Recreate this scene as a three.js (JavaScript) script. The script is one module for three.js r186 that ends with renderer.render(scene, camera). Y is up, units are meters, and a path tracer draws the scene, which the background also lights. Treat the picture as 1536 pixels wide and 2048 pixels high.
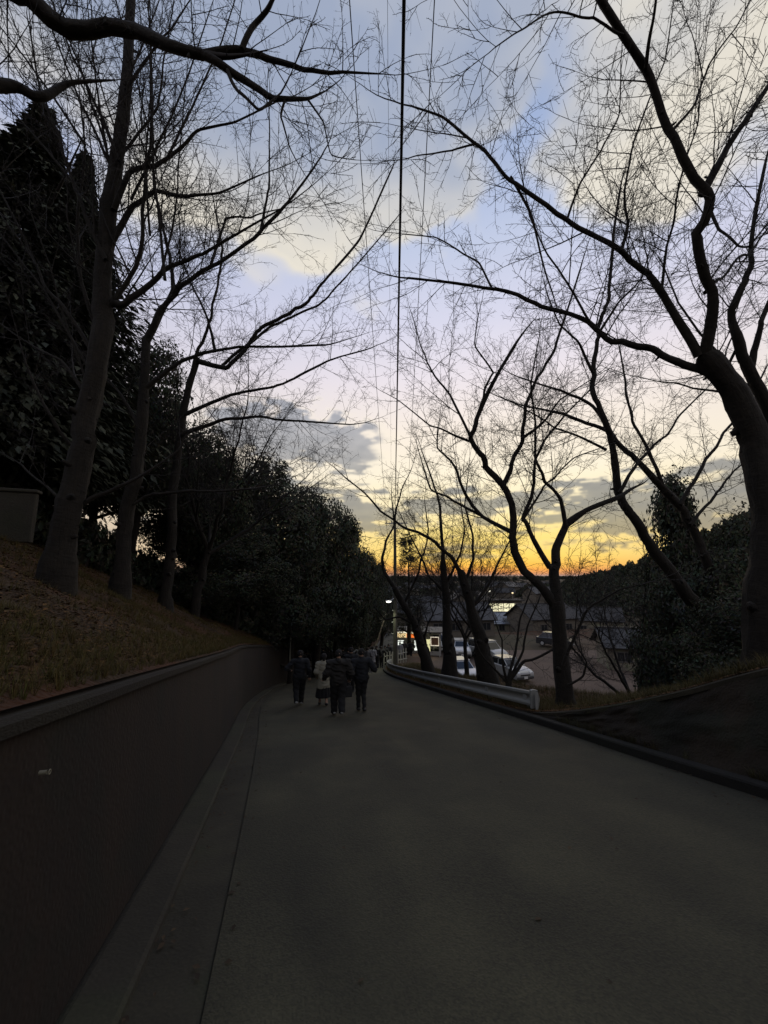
import * as THREE from 'three';
import { mergeGeometries, mergeVertices } from 'three/addons/utils/BufferGeometryUtils.js';
import { MarchingCubes } from 'three/addons/objects/MarchingCubes.js';
import { RoundedBoxGeometry } from 'three/addons/geometries/RoundedBoxGeometry.js';
import { RectAreaLightUniformsLib } from 'three/addons/lights/RectAreaLightUniformsLib.js';
RectAreaLightUniformsLib.init();

// ------------------------------------------------------------------ camera, sky, light, exposure
const scene = new THREE.Scene();
const EYE = 1.7, PITCH = Math.atan(126 / 800), FOC = 800;      // a wide phone lens held 1.7 m over a road that runs downhill
const camera = new THREE.PerspectiveCamera(104.0025, 3 / 4, 0.05, 6000);
camera.position.set(0, EYE, 0);
camera.rotation.set(PITCH, 0, 0);
camera.updateMatrixWorld();
const renderer = new THREE.WebGLRenderer();
renderer.toneMapping = THREE.LinearToneMapping;
renderer.toneMappingExposure = 1;
renderer.shadowMap.enabled = true;

const rng = (seed) => { let a = seed >>> 0; return () => { a = (a + 0x6d2b79f5) | 0; let t = Math.imul(a ^ (a >>> 15), 1 | a); t = (t + Math.imul(t ^ (t >>> 7), 61 | t)) ^ t; return ((t ^ (t >>> 14)) >>> 0) / 4294967296; }; };
const lerp = (a, b, t) => a + (b - a) * t, clamp = (x, a = 0, b = 1) => Math.min(b, Math.max(a, x));
const smooth = (a, b, x) => { const t = clamp((x - a) / (b - a)); return t * t * (3 - 2 * t); };
function hash2(x, y, s) { let h = Math.imul(x, 374761393) + Math.imul(y, 668265263) + Math.imul(s, 2147483647 ^ 0x51ed27); h = Math.imul(h ^ (h >>> 13), 1274126177); return ((h ^ (h >>> 16)) >>> 0) / 4294967296; }
function vnoise(x, y, s = 0, per = 0) {
  const xi = Math.floor(x), yi = Math.floor(y), fx = x - xi, fy = y - yi, u = fx * fx * fx * (fx * (fx * 6 - 15) + 10), v = fy * fy * fy * (fy * (fy * 6 - 15) + 10);
  const w = per ? (k) => ((k % per) + per) % per : (k) => k;
  return lerp(lerp(hash2(w(xi), w(yi), s), hash2(w(xi + 1), w(yi), s), u), lerp(hash2(w(xi), w(yi + 1), s), hash2(w(xi + 1), w(yi + 1), s), u), v);
}
function fbm(x, y, oct, s = 0, per = 0) { let a = 0, w = 0.5, t = 0; for (let o = 0; o < oct; o++) { a += w * vnoise(x, y, s + o * 17, per); t += w; w *= 0.5; x *= 2; y *= 2; per *= 2; } return a / t; }
const s2l = (c) => (c <= 0.04045 ? c / 12.92 : ((c + 0.055) / 1.055) ** 2.4);
const lin = (r, g, b) => [s2l(r / 255), s2l(g / 255), s2l(b / 255)];
function ramp(stops, x) {   // stops: [x, [r, g, b]] in rising x
  if (x <= stops[0][0]) return stops[0][1];
  for (let i = 1; i < stops.length; i++) if (x < stops[i][0]) { const t = (x - stops[i - 1][0]) / (stops[i][0] - stops[i - 1][0]); return stops[i][1].map((c, k) => lerp(stops[i - 1][1][k], c, t)); }
  return stops[stops.length - 1][1];
}
const mix3 = (a, b, t) => [lerp(a[0], b[0], t), lerp(a[1], b[1], t), lerp(a[2], b[2], t)];

// dusk sky: clear air from orange at the sunset to blue overhead, lit cream clouds high up, slate cloud banks low down
const SKY_GAIN = 1.1;
{
  const W = 2048, H = 1024, data = new Float32Array(W * H * 4);
  const glow = [[0, lin(205, 145, 110)], [.6, lin(242, 162, 80)], [1.4, lin(254, 194, 82)], [2.6, lin(255, 216, 106)], [6, lin(255, 228, 140)], [9, lin(254, 236, 184)], [14, lin(250, 238, 212)], [20, lin(244, 232, 218)], [27, lin(230, 222, 228)], [34, lin(210, 210, 228)], [42, lin(188, 197, 221)], [52, lin(150, 170, 208)], [64, lin(126, 150, 198)], [90, lin(112, 134, 180)]];
  const away = [[0, lin(168, 152, 150)], [3, lin(204, 184, 166)], [8, lin(206, 192, 184)], [20, lin(190, 188, 206)], [34, lin(176, 184, 212)], [52, lin(146, 164, 206)], [64, lin(126, 148, 194)], [90, lin(112, 134, 180)]];
  // soft banks of cloud: azimuth (0 straight ahead, + right), elevation, half sizes, strength; degrees
  const high = [[-14, 50, 20, 9, .85], [-24, 56, 24, 10, .7], [-10, 44.5, 15, 3, .75], [2, 48, 11, 7, .7], [3, 60, 12, 7, .6], [46, 49, 15, 10, .95], [37, 44.5, 7, 4.5, .8], [19, 54, 4, 2.6, .45], [22, 59, 9, 3, .4], [29, 46, 4, 2, .5], [11, 45, 7, 4, .5], [-46, 50, 18, 12, .6], [-40, 62, 20, 9, .6], [-3, 36.5, 8, 2, .4], [-22, 38, 8, 2, .3], [30, 62, 16, 4, .3], [-120, 40, 40, 14, .7], [120, 46, 40, 12, .7], [180, 38, 50, 10, .6], [75, 42, 20, 9, .6], [-85, 45, 22, 9, .6]];
  const low = [[-10, 18.5, 9, 2.8, .95], [-17, 20, 10, 3, .7], [-4, 15, 3.5, 1.6, .55], [-14, 12, 8, 2.2, .6], [-3, 9.6, 5, 1.9, .8], [-10, 7.5, 8, 2, .7], [9, 9.8, 8, 1.5, .75], [20, 9.8, 7, 2.1, .98], [31, 8.2, 9, 2.6, .95], [44, 9, 10, 3.2, .8], [24, 4.3, 5, .55, .7], [8, 4.2, 5, 1, .55], [9, 2.5, 7, .5, .5], [17, 5.9, 6, .8, .5], [33, 5.2, 6, .9, .5], [60, 8, 16, 3, .7], [-35, 10, 16, 3, .7], [-80, 9, 30, 3.5, .7], [120, 10, 40, 4, .7], [180, 9, 40, 4, .6], [-140, 10, 40, 4, .7]];
  for (let j = 0; j < H; j++) {
    const el = ((j + 0.5) / H - 0.5) * 180, ce = Math.cos(el * Math.PI / 180), se = Math.sin(el * Math.PI / 180);
    for (let i = 0; i < W; i++) {
      const phi = ((i + 0.5) / W - 0.5) * 2 * Math.PI, dx = Math.cos(phi) * ce, dz = Math.sin(phi) * ce;
      let az = Math.atan2(dx, -dz) * 180 / Math.PI;
      const e = Math.max(el, 0), g = Math.exp(-(((az - 15) / lerp(36, 66, smooth(5, 14, e))) ** 2));
      let c = mix3(ramp(away, e), ramp(glow, e), g);
      if (el > -1) {
        // warp of the outlines
        const px = dx / (se + 0.22), pz = dz / (se + 0.22);
        const n1 = fbm(px * 2.6 + 11, pz * 2.6 + 5, 5, 3), n2 = fbm(px * 7 + 3, pz * 7 + 9, 4, 41), n3 = fbm(px * 1.1 + 1, pz * 1.1 + 7, 3, 77);
        let d = 0;
        for (const [a, b, rx, ry, s] of high) { let da = Math.abs(az - a); if (da > 180) da = 360 - da; const q = ((da * Math.max(ce, .3) / .7 + (n1 - .5) * 15) / rx) ** 2 + ((el - b + (n2 - .5) * 8) / ry) ** 2; if (q < 6) d += s * Math.exp(-q * 1.1); }
        d = d * (0.7 + 0.6 * n1) + (n3 - 0.5) * 0.5 * smooth(16, 34, e) + (n2 - 0.5) * 0.26 * smooth(20, 40, e);
        const m = smooth(0.15, 0.66, d) * 0.88, edge = smooth(0.14, 0.4, d) * (1 - smooth(0.45, 0.85, d));
        const lit = clamp(smooth(53, 42, el) * .75 + smooth(22, 40, az) * .75 + (n2 - .5) * .7 + edge * .25), body = mix3(lin(156, 166, 186), lin(230, 222, 204), lit);
        c = mix3(c, body, m * smooth(20, 32, e));
        // slate banks, stretched along the horizon
        const k1 = fbm(az * 0.16 + 40, el * 0.5, 5, 7), k2 = fbm(az * 0.42 + 9, el * 1.1, 5, 23), k3 = fbm(az * 0.09 + 5, el * 1.6, 4, 57);
        let l = 0;
        for (const [a, b, rx, ry, s] of low) { let da = Math.abs(az - a); if (da > 180) da = 360 - da; const q = ((da + (k1 - .5) * 9) / rx) ** 2 + ((el - b + (k2 - .5) * 5.5 * Math.min(1.2, ry)) / ry) ** 2; if (q < 6) l += s * Math.exp(-q); }
        l = l * (0.62 + 0.75 * k1) + (k3 - 0.53) * 1.1 * smooth(0.3, 2.5, e) * (1 - smooth(9, 22, e));
        const lm = smooth(0.27, 0.5, l), rim = smooth(0.14, 0.3, l) * (1 - smooth(0.3, 0.46, l));
        const slate = mix3(mix3(lin(128, 124, 116), lin(104, 112, 124), smooth(2, 9, e)), lin(150, 158, 172), smooth(11, 24, e) * 0.8 * (0.5 + k2));
        c = mix3(c, mix3(lin(255, 226, 160), lin(246, 236, 214), smooth(3, 14, e)), rim * 0.3 * g);
        c = mix3(c, mix3(slate, c, 0.12 + 0.22 * k2), lm * 0.93);
      }
      const o = (j * W + i) * 4, back = lerp(0.8, 1, Math.exp(-(((az - 14) / 95) ** 2)));
      for (let k = 0; k < 3; k++) data[o + k] = c[k] * back * SKY_GAIN;
      data[o + 3] = 1;
    }
  }
  const t = new THREE.DataTexture(data, W, H, THREE.RGBAFormat, THREE.FloatType);
  t.mapping = THREE.EquirectangularReflectionMapping; t.magFilter = THREE.LinearFilter; t.colorSpace = THREE.LinearSRGBColorSpace; t.needsUpdate = true;
  scene.background = t; scene.environment = t;
}
// the sun is on the horizon behind the cloud bank: hardly any of it is left
const sun = new THREE.DirectionalLight(new THREE.Color(1, 0.62, 0.32), 0.12);
sun.position.set(Math.sin(14 * Math.PI / 180) * 400, 400 * Math.tan(1.2 * Math.PI / 180), -Math.cos(14 * Math.PI / 180) * 400);
sun.castShadow = true; sun.shadow.radius = 20; sun.shadow.mapSize.set(2048, 2048);
Object.assign(sun.shadow.camera, { left: -60, right: 60, top: 60, bottom: -60, near: 1, far: 600 });
scene.add(sun, sun.target);

// ------------------------------------------------------------------ helpers
const V = (x, y, z) => new THREE.Vector3(x, y, z);
const CP = Math.cos(PITCH), SP = Math.sin(PITCH);
function at(px, py, z) {         // a sight line measured on the photograph, followed for z metres ahead
  const a = (px - 768) / FOC, b = (1024 - py) / FOC, dy = SP + b * CP, dz = -CP + b * SP, k = z / -dz;
  return V(a * k, EYE + dy * k, dz * k);
}
const scaleAt = (p) => (-p.z * CP + (p.y - EYE) * SP) / FOC;    // metres per photograph pixel there
const names = new Map();
function numbered(n) { const k = names.get(n) ?? 0; names.set(n, k + 1); return k ? `${n}_${String(k).padStart(3, '0')}` : n; }
function tag(o, label, category, group, kind) { if (label) o.userData.label = label; if (category) o.userData.category = category; if (group) o.userData.group = group; if (kind) o.userData.kind = kind; return o; }
function thing(name, label, category, pos = [0, 0, 0], turn = 0, group) {
  const o = new THREE.Group(); o.name = numbered(name); o.position.set(...pos); o.rotation.y = turn; scene.add(o);
  return tag(o, label, category, group);
}
function part(name, geo, m, parent = scene, pos, rot) {
  const o = new THREE.Mesh(geo, m); o.name = parent === scene ? numbered(name) : name; o.castShadow = o.receiveShadow = true;
  if (pos) o.position.set(...pos); if (rot) o.rotation.set(...rot);
  parent.add(o); return o;
}
const box = (w, h, d, x = 0, y = 0, z = 0) => new THREE.BoxGeometry(w, h, d).translate(x, y, z);
const rbox = (w, h, d, r, x = 0, y = 0, z = 0) => new RoundedBoxGeometry(w, h, d, 2, r).translate(x, y, z);
const bar = (a, b, r, r2 = r, n = 8) => { const d = b.clone().sub(a), l = d.length(); return new THREE.CylinderGeometry(r2, r, l, n).translate(0, l / 2, 0).applyQuaternion(new THREE.Quaternion().setFromUnitVectors(V(0, 1, 0), d.normalize())).translate(a.x, a.y, a.z); };
const merged = (list) => mergeGeometries(list.map((g) => { const h = g.index ? g.toNonIndexed() : g.clone(); for (const k of Object.keys(h.attributes)) if (!['position', 'normal', 'uv'].includes(k)) h.deleteAttribute(k); if (!h.attributes.uv) h.setAttribute('uv', new THREE.BufferAttribute(new Float32Array(h.attributes.position.count * 2), 2)); return h; }));
class MB {                      // collects triangles, then becomes one geometry
  constructor() { this.p = []; this.n = []; this.u = []; this.i = []; this.c = []; }
  geo(normals = false) {
    const g = new THREE.BufferGeometry();
    g.setAttribute('position', new THREE.BufferAttribute(new Float32Array(this.p), 3));
    if (this.u.length) g.setAttribute('uv', new THREE.BufferAttribute(new Float32Array(this.u), 2));
    if (this.c.length) g.setAttribute('color', new THREE.BufferAttribute(new Float32Array(this.c), 3));
    g.setIndex(new THREE.BufferAttribute(new Uint32Array(this.i), 1));
    if (normals || !this.n.length) g.computeVertexNormals(); else g.setAttribute('normal', new THREE.BufferAttribute(new Float32Array(this.n), 3));
    return g;
  }
}
function gridGeo(nu, nv, f, uv) {   // a sheet: f(i / nu, j / nv) -> Vector3
  const mb = new MB();
  for (let i = 0; i <= nu; i++) for (let j = 0; j <= nv; j++) { const p = f(i / nu, j / nv); mb.p.push(p.x, p.y, p.z); if (uv) mb.u.push(...uv(i / nu, j / nv, p)); }
  for (let i = 0; i < nu; i++) for (let j = 0; j < nv; j++) { const a = i * (nv + 1) + j, b = a + nv + 1; mb.i.push(a, b, a + 1, a + 1, b, b + 1); }
  return mb.geo(true);
}
// tileable colour map: f(x, y in 0..1) -> linear rgb
function colourMap(n, f, metres, srgb = true) {
  const d = new Uint8Array(n * n * 4), enc = (c) => Math.round(255 * clamp(srgb ? (c <= 0.0031308 ? c * 12.92 : 1.055 * c ** (1 / 2.4) - 0.055) : c));
  for (let y = 0; y < n; y++) for (let x = 0; x < n; x++) { const c = f((x + .5) / n, (y + .5) / n); d.set([enc(c[0]), enc(c[1]), enc(c[2]), 255], (y * n + x) * 4); }
  const t = new THREE.DataTexture(d, n, n, THREE.RGBAFormat); t.magFilter = THREE.LinearFilter; t.minFilter = THREE.LinearMipmapLinearFilter; t.generateMipmaps = true; t.wrapS = t.wrapT = THREE.RepeatWrapping; t.colorSpace = srgb ? THREE.SRGBColorSpace : THREE.NoColorSpace; t.repeat.set(1 / metres, 1 / metres); t.needsUpdate = true;
  return t;
}
const mat = (rgb, rough = 0.9, more = {}) => new THREE.MeshStandardMaterial({ color: new THREE.Color().setRGB(...rgb), roughness: rough, side: THREE.DoubleSide, ...more });
const glowMat = (rgb, k) => new THREE.MeshStandardMaterial({ color: 0x111111, emissive: new THREE.Color().setRGB(...rgb), emissiveIntensity: k, roughness: 0.6 });

const asphaltMap = colourMap(1024, (x, y) => { const a = fbm(x * 6, y * 6, 5, 1, 6), g = vnoise(x * 340, y * 340, 5, 340), h = vnoise(x * 160, y * 160, 8, 160), k = 0.048 + 0.03 * (a - .5) + 0.026 * (g - .5) + 0.014 * (h - .5); return [k * 1.12, k * 1.06, k * 0.8]; }, 3.1);
const asphaltBump = colourMap(1024, (x, y) => { const v = .55 * vnoise(x * 340, y * 340, 5, 340) + .3 * vnoise(x * 170, y * 170, 8, 170) + .15 * fbm(x * 20, y * 20, 3, 2, 20); return [v, v, v]; }, 3.1, false);
const concreteMap = colourMap(1024, (x, y) => { const a = fbm(x * 5, y * 5, 6, 31, 5), st = fbm(x * 24, y * 2, 4, 37, 0), b = fbm(x * 14, y * 14, 4, 51, 14), g = vnoise(x * 260, y * 260, 5, 260); const k = 0.15 * (0.45 + 0.8 * a) * (0.65 + 0.55 * b) * (0.86 + .28 * g), m = smooth(.45, .7, a); return mix3([k * 1.08, k * 1.0, k * .86], [k * .8, k * .86, k * .6], m); }, 4);
const concreteBump = colourMap(512, (x, y) => { const v = .5 * fbm(x * 8, y * 8, 5, 3, 8) + .5 * vnoise(x * 140, y * 140, 4, 140); return [v, v, v]; }, 2, false);
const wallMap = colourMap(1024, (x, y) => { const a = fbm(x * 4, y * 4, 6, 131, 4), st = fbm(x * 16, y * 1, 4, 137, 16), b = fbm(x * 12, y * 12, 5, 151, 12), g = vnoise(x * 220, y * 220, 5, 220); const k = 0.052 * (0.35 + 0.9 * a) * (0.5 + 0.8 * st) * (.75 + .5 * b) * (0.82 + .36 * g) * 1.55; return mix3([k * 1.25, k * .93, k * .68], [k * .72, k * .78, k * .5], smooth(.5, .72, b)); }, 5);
const soilMap = colourMap(1024, (x, y) => { const a = fbm(x * 5, y * 5, 6, 61, 5), b = fbm(x * 30, y * 30, 4, 71, 30), k = 0.6 + .8 * b; return mix3([.05 * k, .028 * k, .014 * k], [.034 * k, .027 * k, .01 * k], smooth(.42, .62, a)); }, 5);
const gravelMap = colourMap(1024, (x, y) => { const a = fbm(x * 5, y * 5, 5, 81, 5), g = vnoise(x * 200, y * 200, 6, 200), k = .1 * (.55 + .5 * a + .5 * (g - .3)); return [k * 1.15, k * .93, k * .8]; }, 7);
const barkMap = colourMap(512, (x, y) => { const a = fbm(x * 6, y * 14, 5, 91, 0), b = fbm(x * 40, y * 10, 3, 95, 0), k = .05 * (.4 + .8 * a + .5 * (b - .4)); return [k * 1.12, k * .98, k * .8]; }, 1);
const barkBump = colourMap(512, (x, y) => { const v = .6 * fbm(x * 26, y * 8, 4, 93, 0) + .4 * fbm(x * 10, y * 40, 4, 97, 0); return [v, v, v]; }, 1, false);
const withRepeat = (t, u, v) => { const c = t.clone(); c.repeat.set(u, v); c.needsUpdate = true; return c; };

const M = {
  asphalt: mat([.9, .87, .62], .9, { vertexColors: true, map: asphaltMap, bumpMap: asphaltBump, bumpScale: .005 }),
  gutter: mat([.26, .245, .165], .92, { map: withRepeat(concreteMap, .3, .3), bumpMap: concreteBump, bumpScale: .004 }),
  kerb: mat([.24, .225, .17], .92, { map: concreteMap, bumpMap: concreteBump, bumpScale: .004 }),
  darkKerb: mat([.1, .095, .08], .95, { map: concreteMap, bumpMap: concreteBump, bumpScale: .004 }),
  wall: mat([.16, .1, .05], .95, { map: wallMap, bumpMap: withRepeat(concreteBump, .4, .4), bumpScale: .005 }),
  paleEdge: mat([.3, .27, .19], .95, { map: concreteMap, bumpMap: concreteBump, bumpScale: .006 }),
  coping: mat([.085, .057, .026], .95, { map: concreteMap, bumpMap: concreteBump, bumpScale: .006 }),
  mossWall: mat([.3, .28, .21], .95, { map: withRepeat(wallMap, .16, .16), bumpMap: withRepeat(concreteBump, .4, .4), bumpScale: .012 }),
  soil: mat([1.0, .58, .2], 1, { map: soilMap, bumpMap: withRepeat(concreteBump, .3, .3), bumpScale: .03 }),
  valley: mat([.9, .9, .8], 1, { map: withRepeat(soilMap, 1 / 40, 1 / 40) }),
  gravel: mat([.82, .68, .57], .97, { map: gravelMap, bumpMap: concreteBump, bumpScale: .008 }),
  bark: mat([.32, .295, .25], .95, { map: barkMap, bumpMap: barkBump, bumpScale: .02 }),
  paleBark: mat([2.6, 2.5, 2.2], .95, { map: barkMap, bumpMap: barkBump, bumpScale: .012 }),
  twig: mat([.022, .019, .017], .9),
  leaf: new THREE.MeshPhysicalMaterial({ color: 0xffffff, roughness: 1, specularIntensity: .05, vertexColors: true, side: THREE.DoubleSide }),
  steel: mat([.42, .43, .43], .55, { metalness: .35 }),
  whitePaint: mat([.27, .272, .255], .6),
  pole: mat([.2, .2, .19], .85, { map: concreteMap }),
  black: mat([.012, .012, .013], .6),
  rubber: mat([.02, .02, .02], .9),
};
M.pole.color.setRGB(.4, .4, .37);

// ------------------------------------------------------------------ the road: s metres downhill along its first straight, l metres to the right
const UX = -0.24229, UZ = -0.97020, VX = 0.97020, VZ = -0.24229, TURN = Math.atan2(0.24229, 0.97020), GRADE = 0.1703;
const roadY = (s) => (s < 31 ? -GRADE * s : s < 45 ? -GRADE * 31 - GRADE * ((s - 31) - (s - 31) ** 2 / 28) : -GRADE * 38);
const curve = (pts) => (s) => { if (s <= pts[0][0]) return pts[0][1]; for (let i = 1; i < pts.length; i++) if (s <= pts[i][0]) { const [x0, y0] = pts[i - 1], [x1, y1] = pts[i], h = x1 - x0, m = (k) => (k <= 0 || k >= pts.length - 1 ? (pts[Math.min(k + 1, pts.length - 1)][1] - pts[Math.max(k - 1, 0)][1]) / (pts[Math.min(k + 1, pts.length - 1)][0] - pts[Math.max(k - 1, 0)][0]) : (pts[k + 1][1] - pts[k - 1][1]) / (pts[k + 1][0] - pts[k - 1][0])), t = (s - x0) / h; return (2 * t ** 3 - 3 * t ** 2 + 1) * y0 + (t ** 3 - 2 * t ** 2 + t) * h * m(i - 1) + (-2 * t ** 3 + 3 * t ** 2) * y1 + (t ** 3 - t ** 2) * h * m(i); } return pts[pts.length - 1][1]; };
const edgeL = curve([[-14, -.94], [3, -.94], [9, -.96], [14, -1.0], [18.8, -.55], [22.7, .32], [28.6, 2.0], [35, 4.9], [41, 8.2], [48, 11], [58, 15]]);
const edgeR = curve([[-14, 4.8], [3.4, 4.92], [7.7, 5.17], [12.75, 5.38], [17.8, 5.62], [23.5, 6.1], [29.5, 7.3], [35.5, 9.4], [41, 12.2], [48, 15.5], [58, 20]]);
const seamL = (s) => edgeL(s) + lerp(.64, .5, smooth(4, 17, s));
const P = (s, l, y) => V(s * UX + l * VX, y, s * UZ + l * VZ);
const toSL = (x, z) => [x * UX + z * UZ, x * VX + z * VZ];
const wallTop = curve([[-14, 3.3], [1.75, 1.18], [8, .3], [15, -.68], [22.7, -2.1], [28.6, -3.7], [35, -5.4], [41, -6.2], [58, -6.3]]);
const wallR = curve([[-14, 2.6], [0, 2.0], [3.4, 1.33], [4.9, .86], [6.2, .52], [7.7, .22], [9, .12], [20, .1], [58, .08]]);  // height of the right-hand face over the road
const lump = (x, z, k = 1, s = 5) => (fbm(x * k, z * k, 4, s) - .5);
function leftY(s, w) { const [x, z] = [s * UX + (edgeL(s) - w) * VX, s * UZ + (edgeL(s) - w) * VZ]; return wallTop(s) - .04 + .54 * Math.min(w, 6.5) + .3 * Math.max(0, w - 6.5) * (1 - smooth(6, 60, w) * .5) + lump(x, z, .9) * .35 * smooth(.2, 1.2, w); }
function rightY(s, w) {
  const top = roadY(s) + wallR(s), [x, z] = [s * UX + (edgeR(s) + w) * VX, s * UZ + (edgeR(s) + w) * VZ], near = 1 - smooth(4, 9, s), crest = lerp(2.4, 7, near);
  let y = top + .05 * Math.min(w, crest) - lerp(.6, .45, near) * Math.max(0, w - crest) * smooth(0, 1.4, w - crest);
  y = Math.max(y, -6.9);
  return y + lump(x, z, .9) * .22 * smooth(.3, 1.2, w);
}
function groundAt(x, z) { const [s, l] = toSL(x, z), sc = clamp(s, -14, 58); if (l < edgeL(sc)) return leftY(sc, edgeL(sc) - l); if (l > edgeR(sc)) return Math.max(rightY(sc, l - edgeR(sc)), landY(x, z)); return roadY(sc); }

function landY(x, z) {      // the country below the hill
  const d = Math.hypot(x, z), r = Math.hypot(x - 205, z + 150), far = smooth(500, 1100, d);
  return -6.56 - 6.5 * smooth(56, 112, d) + 52 * Math.exp(-((r / 92) ** 2)) * smooth(60, 120, d) + 30 * Math.exp(-(((x + 160) / 90) ** 2 + ((z + 120) / 120) ** 2)) * smooth(60, 120, d) + far * (7 * (fbm(x * .0022 + 4, z * .0022, 4, 9) - .42) + 2) + lump(x, z, .05) * .8 * smooth(60, 90, d);
}
function struct(name, geo, m) { const o = part(name, geo, m); o.userData.kind = 'structure'; return o; }

// ground: one sheet to the horizon, rings that widen with distance
struct('ground', gridGeo(150, 220, (a, b) => { const r = a < .5 ? a * 2 * 150 : 150 + (5200 - 150) * ((a - .5) * 2) ** 3.2, t = b * 2 * Math.PI; const x = Math.sin(t) * r, z = -Math.cos(t) * r; return V(x, landY(x, z) - .05, z); }, (a, b, p) => [p.x, -p.z]), M.valley);
// road surface, gutter apron, kerbs
const roadSheet = (l0, l1, n, dy, s0 = -13, s1 = 57, step = .5) => gridGeo(Math.round((s1 - s0) / step), n, (a, b) => { const s = lerp(s0, s1, a), l = lerp(l0(s), l1(s), b); return P(s, l, roadY(s) + dy + .012 * (fbm(s * .6, l * .6, 3, 12) - .5)); }, (a, b) => { const s = lerp(s0, s1, a); return [lerp(l0(s), l1(s), b), s]; });
{   // worn asphalt: wheel tracks, blotches and old patches
  const g = roadSheet((s) => seamL(s), (s) => edgeR(s) + .02, 56, 0, -13, 57, .14), c = [], q = g.attributes.position;
  for (let i = 0; i < q.count; i++) {
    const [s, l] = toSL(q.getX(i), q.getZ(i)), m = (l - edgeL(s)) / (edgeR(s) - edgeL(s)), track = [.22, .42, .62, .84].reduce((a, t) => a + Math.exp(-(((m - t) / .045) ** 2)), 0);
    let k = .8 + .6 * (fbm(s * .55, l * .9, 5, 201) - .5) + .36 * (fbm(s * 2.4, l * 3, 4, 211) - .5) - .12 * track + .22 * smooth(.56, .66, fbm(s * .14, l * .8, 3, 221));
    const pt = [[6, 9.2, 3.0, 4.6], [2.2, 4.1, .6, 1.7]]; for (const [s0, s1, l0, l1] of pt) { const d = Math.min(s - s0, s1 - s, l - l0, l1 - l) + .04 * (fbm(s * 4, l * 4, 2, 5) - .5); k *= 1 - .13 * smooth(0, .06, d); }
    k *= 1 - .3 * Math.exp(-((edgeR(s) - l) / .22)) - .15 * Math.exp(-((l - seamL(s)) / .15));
    c.push(k, k, k);
  }
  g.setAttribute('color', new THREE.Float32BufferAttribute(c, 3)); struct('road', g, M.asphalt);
}
struct('gutter', roadSheet((s) => edgeL(s) + .26, (s) => seamL(s) - .007, 3, -.012), M.gutter);
struct('road_base', roadSheet((s) => edgeL(s) - .05, (s) => edgeR(s) + .3, 4, -.08), M.black);
function strip(path, profile, s0, s1, step) {     // a profile [l, y] swept down the road
  const n = Math.round((s1 - s0) / step);
  let len = [0]; for (let k = 1; k < profile.length; k++) len.push(len[k - 1] + Math.hypot(profile[k][0] - profile[k - 1][0], profile[k][1] - profile[k - 1][1]));
  const mb = new MB();
  for (let k = 0; k + 1 < profile.length; k++) {   // faces kept apart so that edges stay crisp
    const o = mb.p.length / 3;
    for (let i = 0; i <= n; i++) for (const q of [k, k + 1]) { const s = lerp(s0, s1, i / n), p = P(s, path(s) + profile[q][0], profile[q][1] + roadY(s)); mb.p.push(p.x, p.y, p.z); mb.u.push(s, len[q]); }
    for (let i = 0; i < n; i++) { const a = o + i * 2; mb.i.push(a, a + 1, a + 2, a + 1, a + 3, a + 2); }
  }
  return mb.geo(true);
}
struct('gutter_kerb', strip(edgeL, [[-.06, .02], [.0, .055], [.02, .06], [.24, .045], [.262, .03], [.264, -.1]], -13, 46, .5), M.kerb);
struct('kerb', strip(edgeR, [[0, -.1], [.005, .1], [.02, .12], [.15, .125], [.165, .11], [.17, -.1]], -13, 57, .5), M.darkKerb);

// left retaining wall: face, coping, one drain
{
  const w = thing('retaining_wall', 'long dark stained concrete retaining wall holding the leafy slope beside the gutter', 'wall');
  w.userData.kind = 'structure';
  const s0 = -13, s1 = 43, n = 112;
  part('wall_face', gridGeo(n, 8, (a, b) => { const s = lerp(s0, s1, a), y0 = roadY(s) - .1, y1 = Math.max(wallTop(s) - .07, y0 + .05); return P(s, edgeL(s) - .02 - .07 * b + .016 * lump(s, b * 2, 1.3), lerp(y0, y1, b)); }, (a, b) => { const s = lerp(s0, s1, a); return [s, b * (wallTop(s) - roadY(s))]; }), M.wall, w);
  const prof = [[-.06, -.07], [-.06, -.02], [-.085, 0], [-.3, .005], [-.32, -.2]], mb = new MB();
  for (let k = 0; k + 1 < prof.length; k++) { const o = mb.p.length / 3; for (let i = 0; i <= n; i++) for (const q of [k, k + 1]) { const s = lerp(s0, s1, i / n), p = P(s, edgeL(s) + prof[q][0] + .008 * lump(s, q, 2), wallTop(s) + prof[q][1] + .02 * lump(s, 3, .8)); mb.p.push(p.x, p.y, p.z); mb.u.push(s, q * .12); } for (let i = 0; i < n; i++) { const a = o + i * 2; mb.i.push(a, a + 1, a + 2, a + 1, a + 3, a + 2); } }
  part('coping', mb.geo(true), M.coping, w);
  const q1 = at(86, 1545, 1), q = at(86, 1545, -.985 / toSL(q1.x, q1.z)[1]), [ds] = toSL(q.x, q.z), c = P(ds, edgeL(ds) - .025, q.y);
  part('drain_pipe', merged([new THREE.CylinderGeometry(.009, .009, .03, 14, 1, true).translate(0, -.02, 0), new THREE.TorusGeometry(.0095, .0025, 6, 16).rotateX(Math.PI / 2).translate(0, .004, 0), new THREE.CircleGeometry(.0088, 14).rotateX(-Math.PI / 2).translate(0, -.01, 0)]).rotateZ(-Math.PI / 2), mat([.2, .185, .13], .8), w, [c.x, c.y, c.z], [0, TURN, 0]);
}
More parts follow.
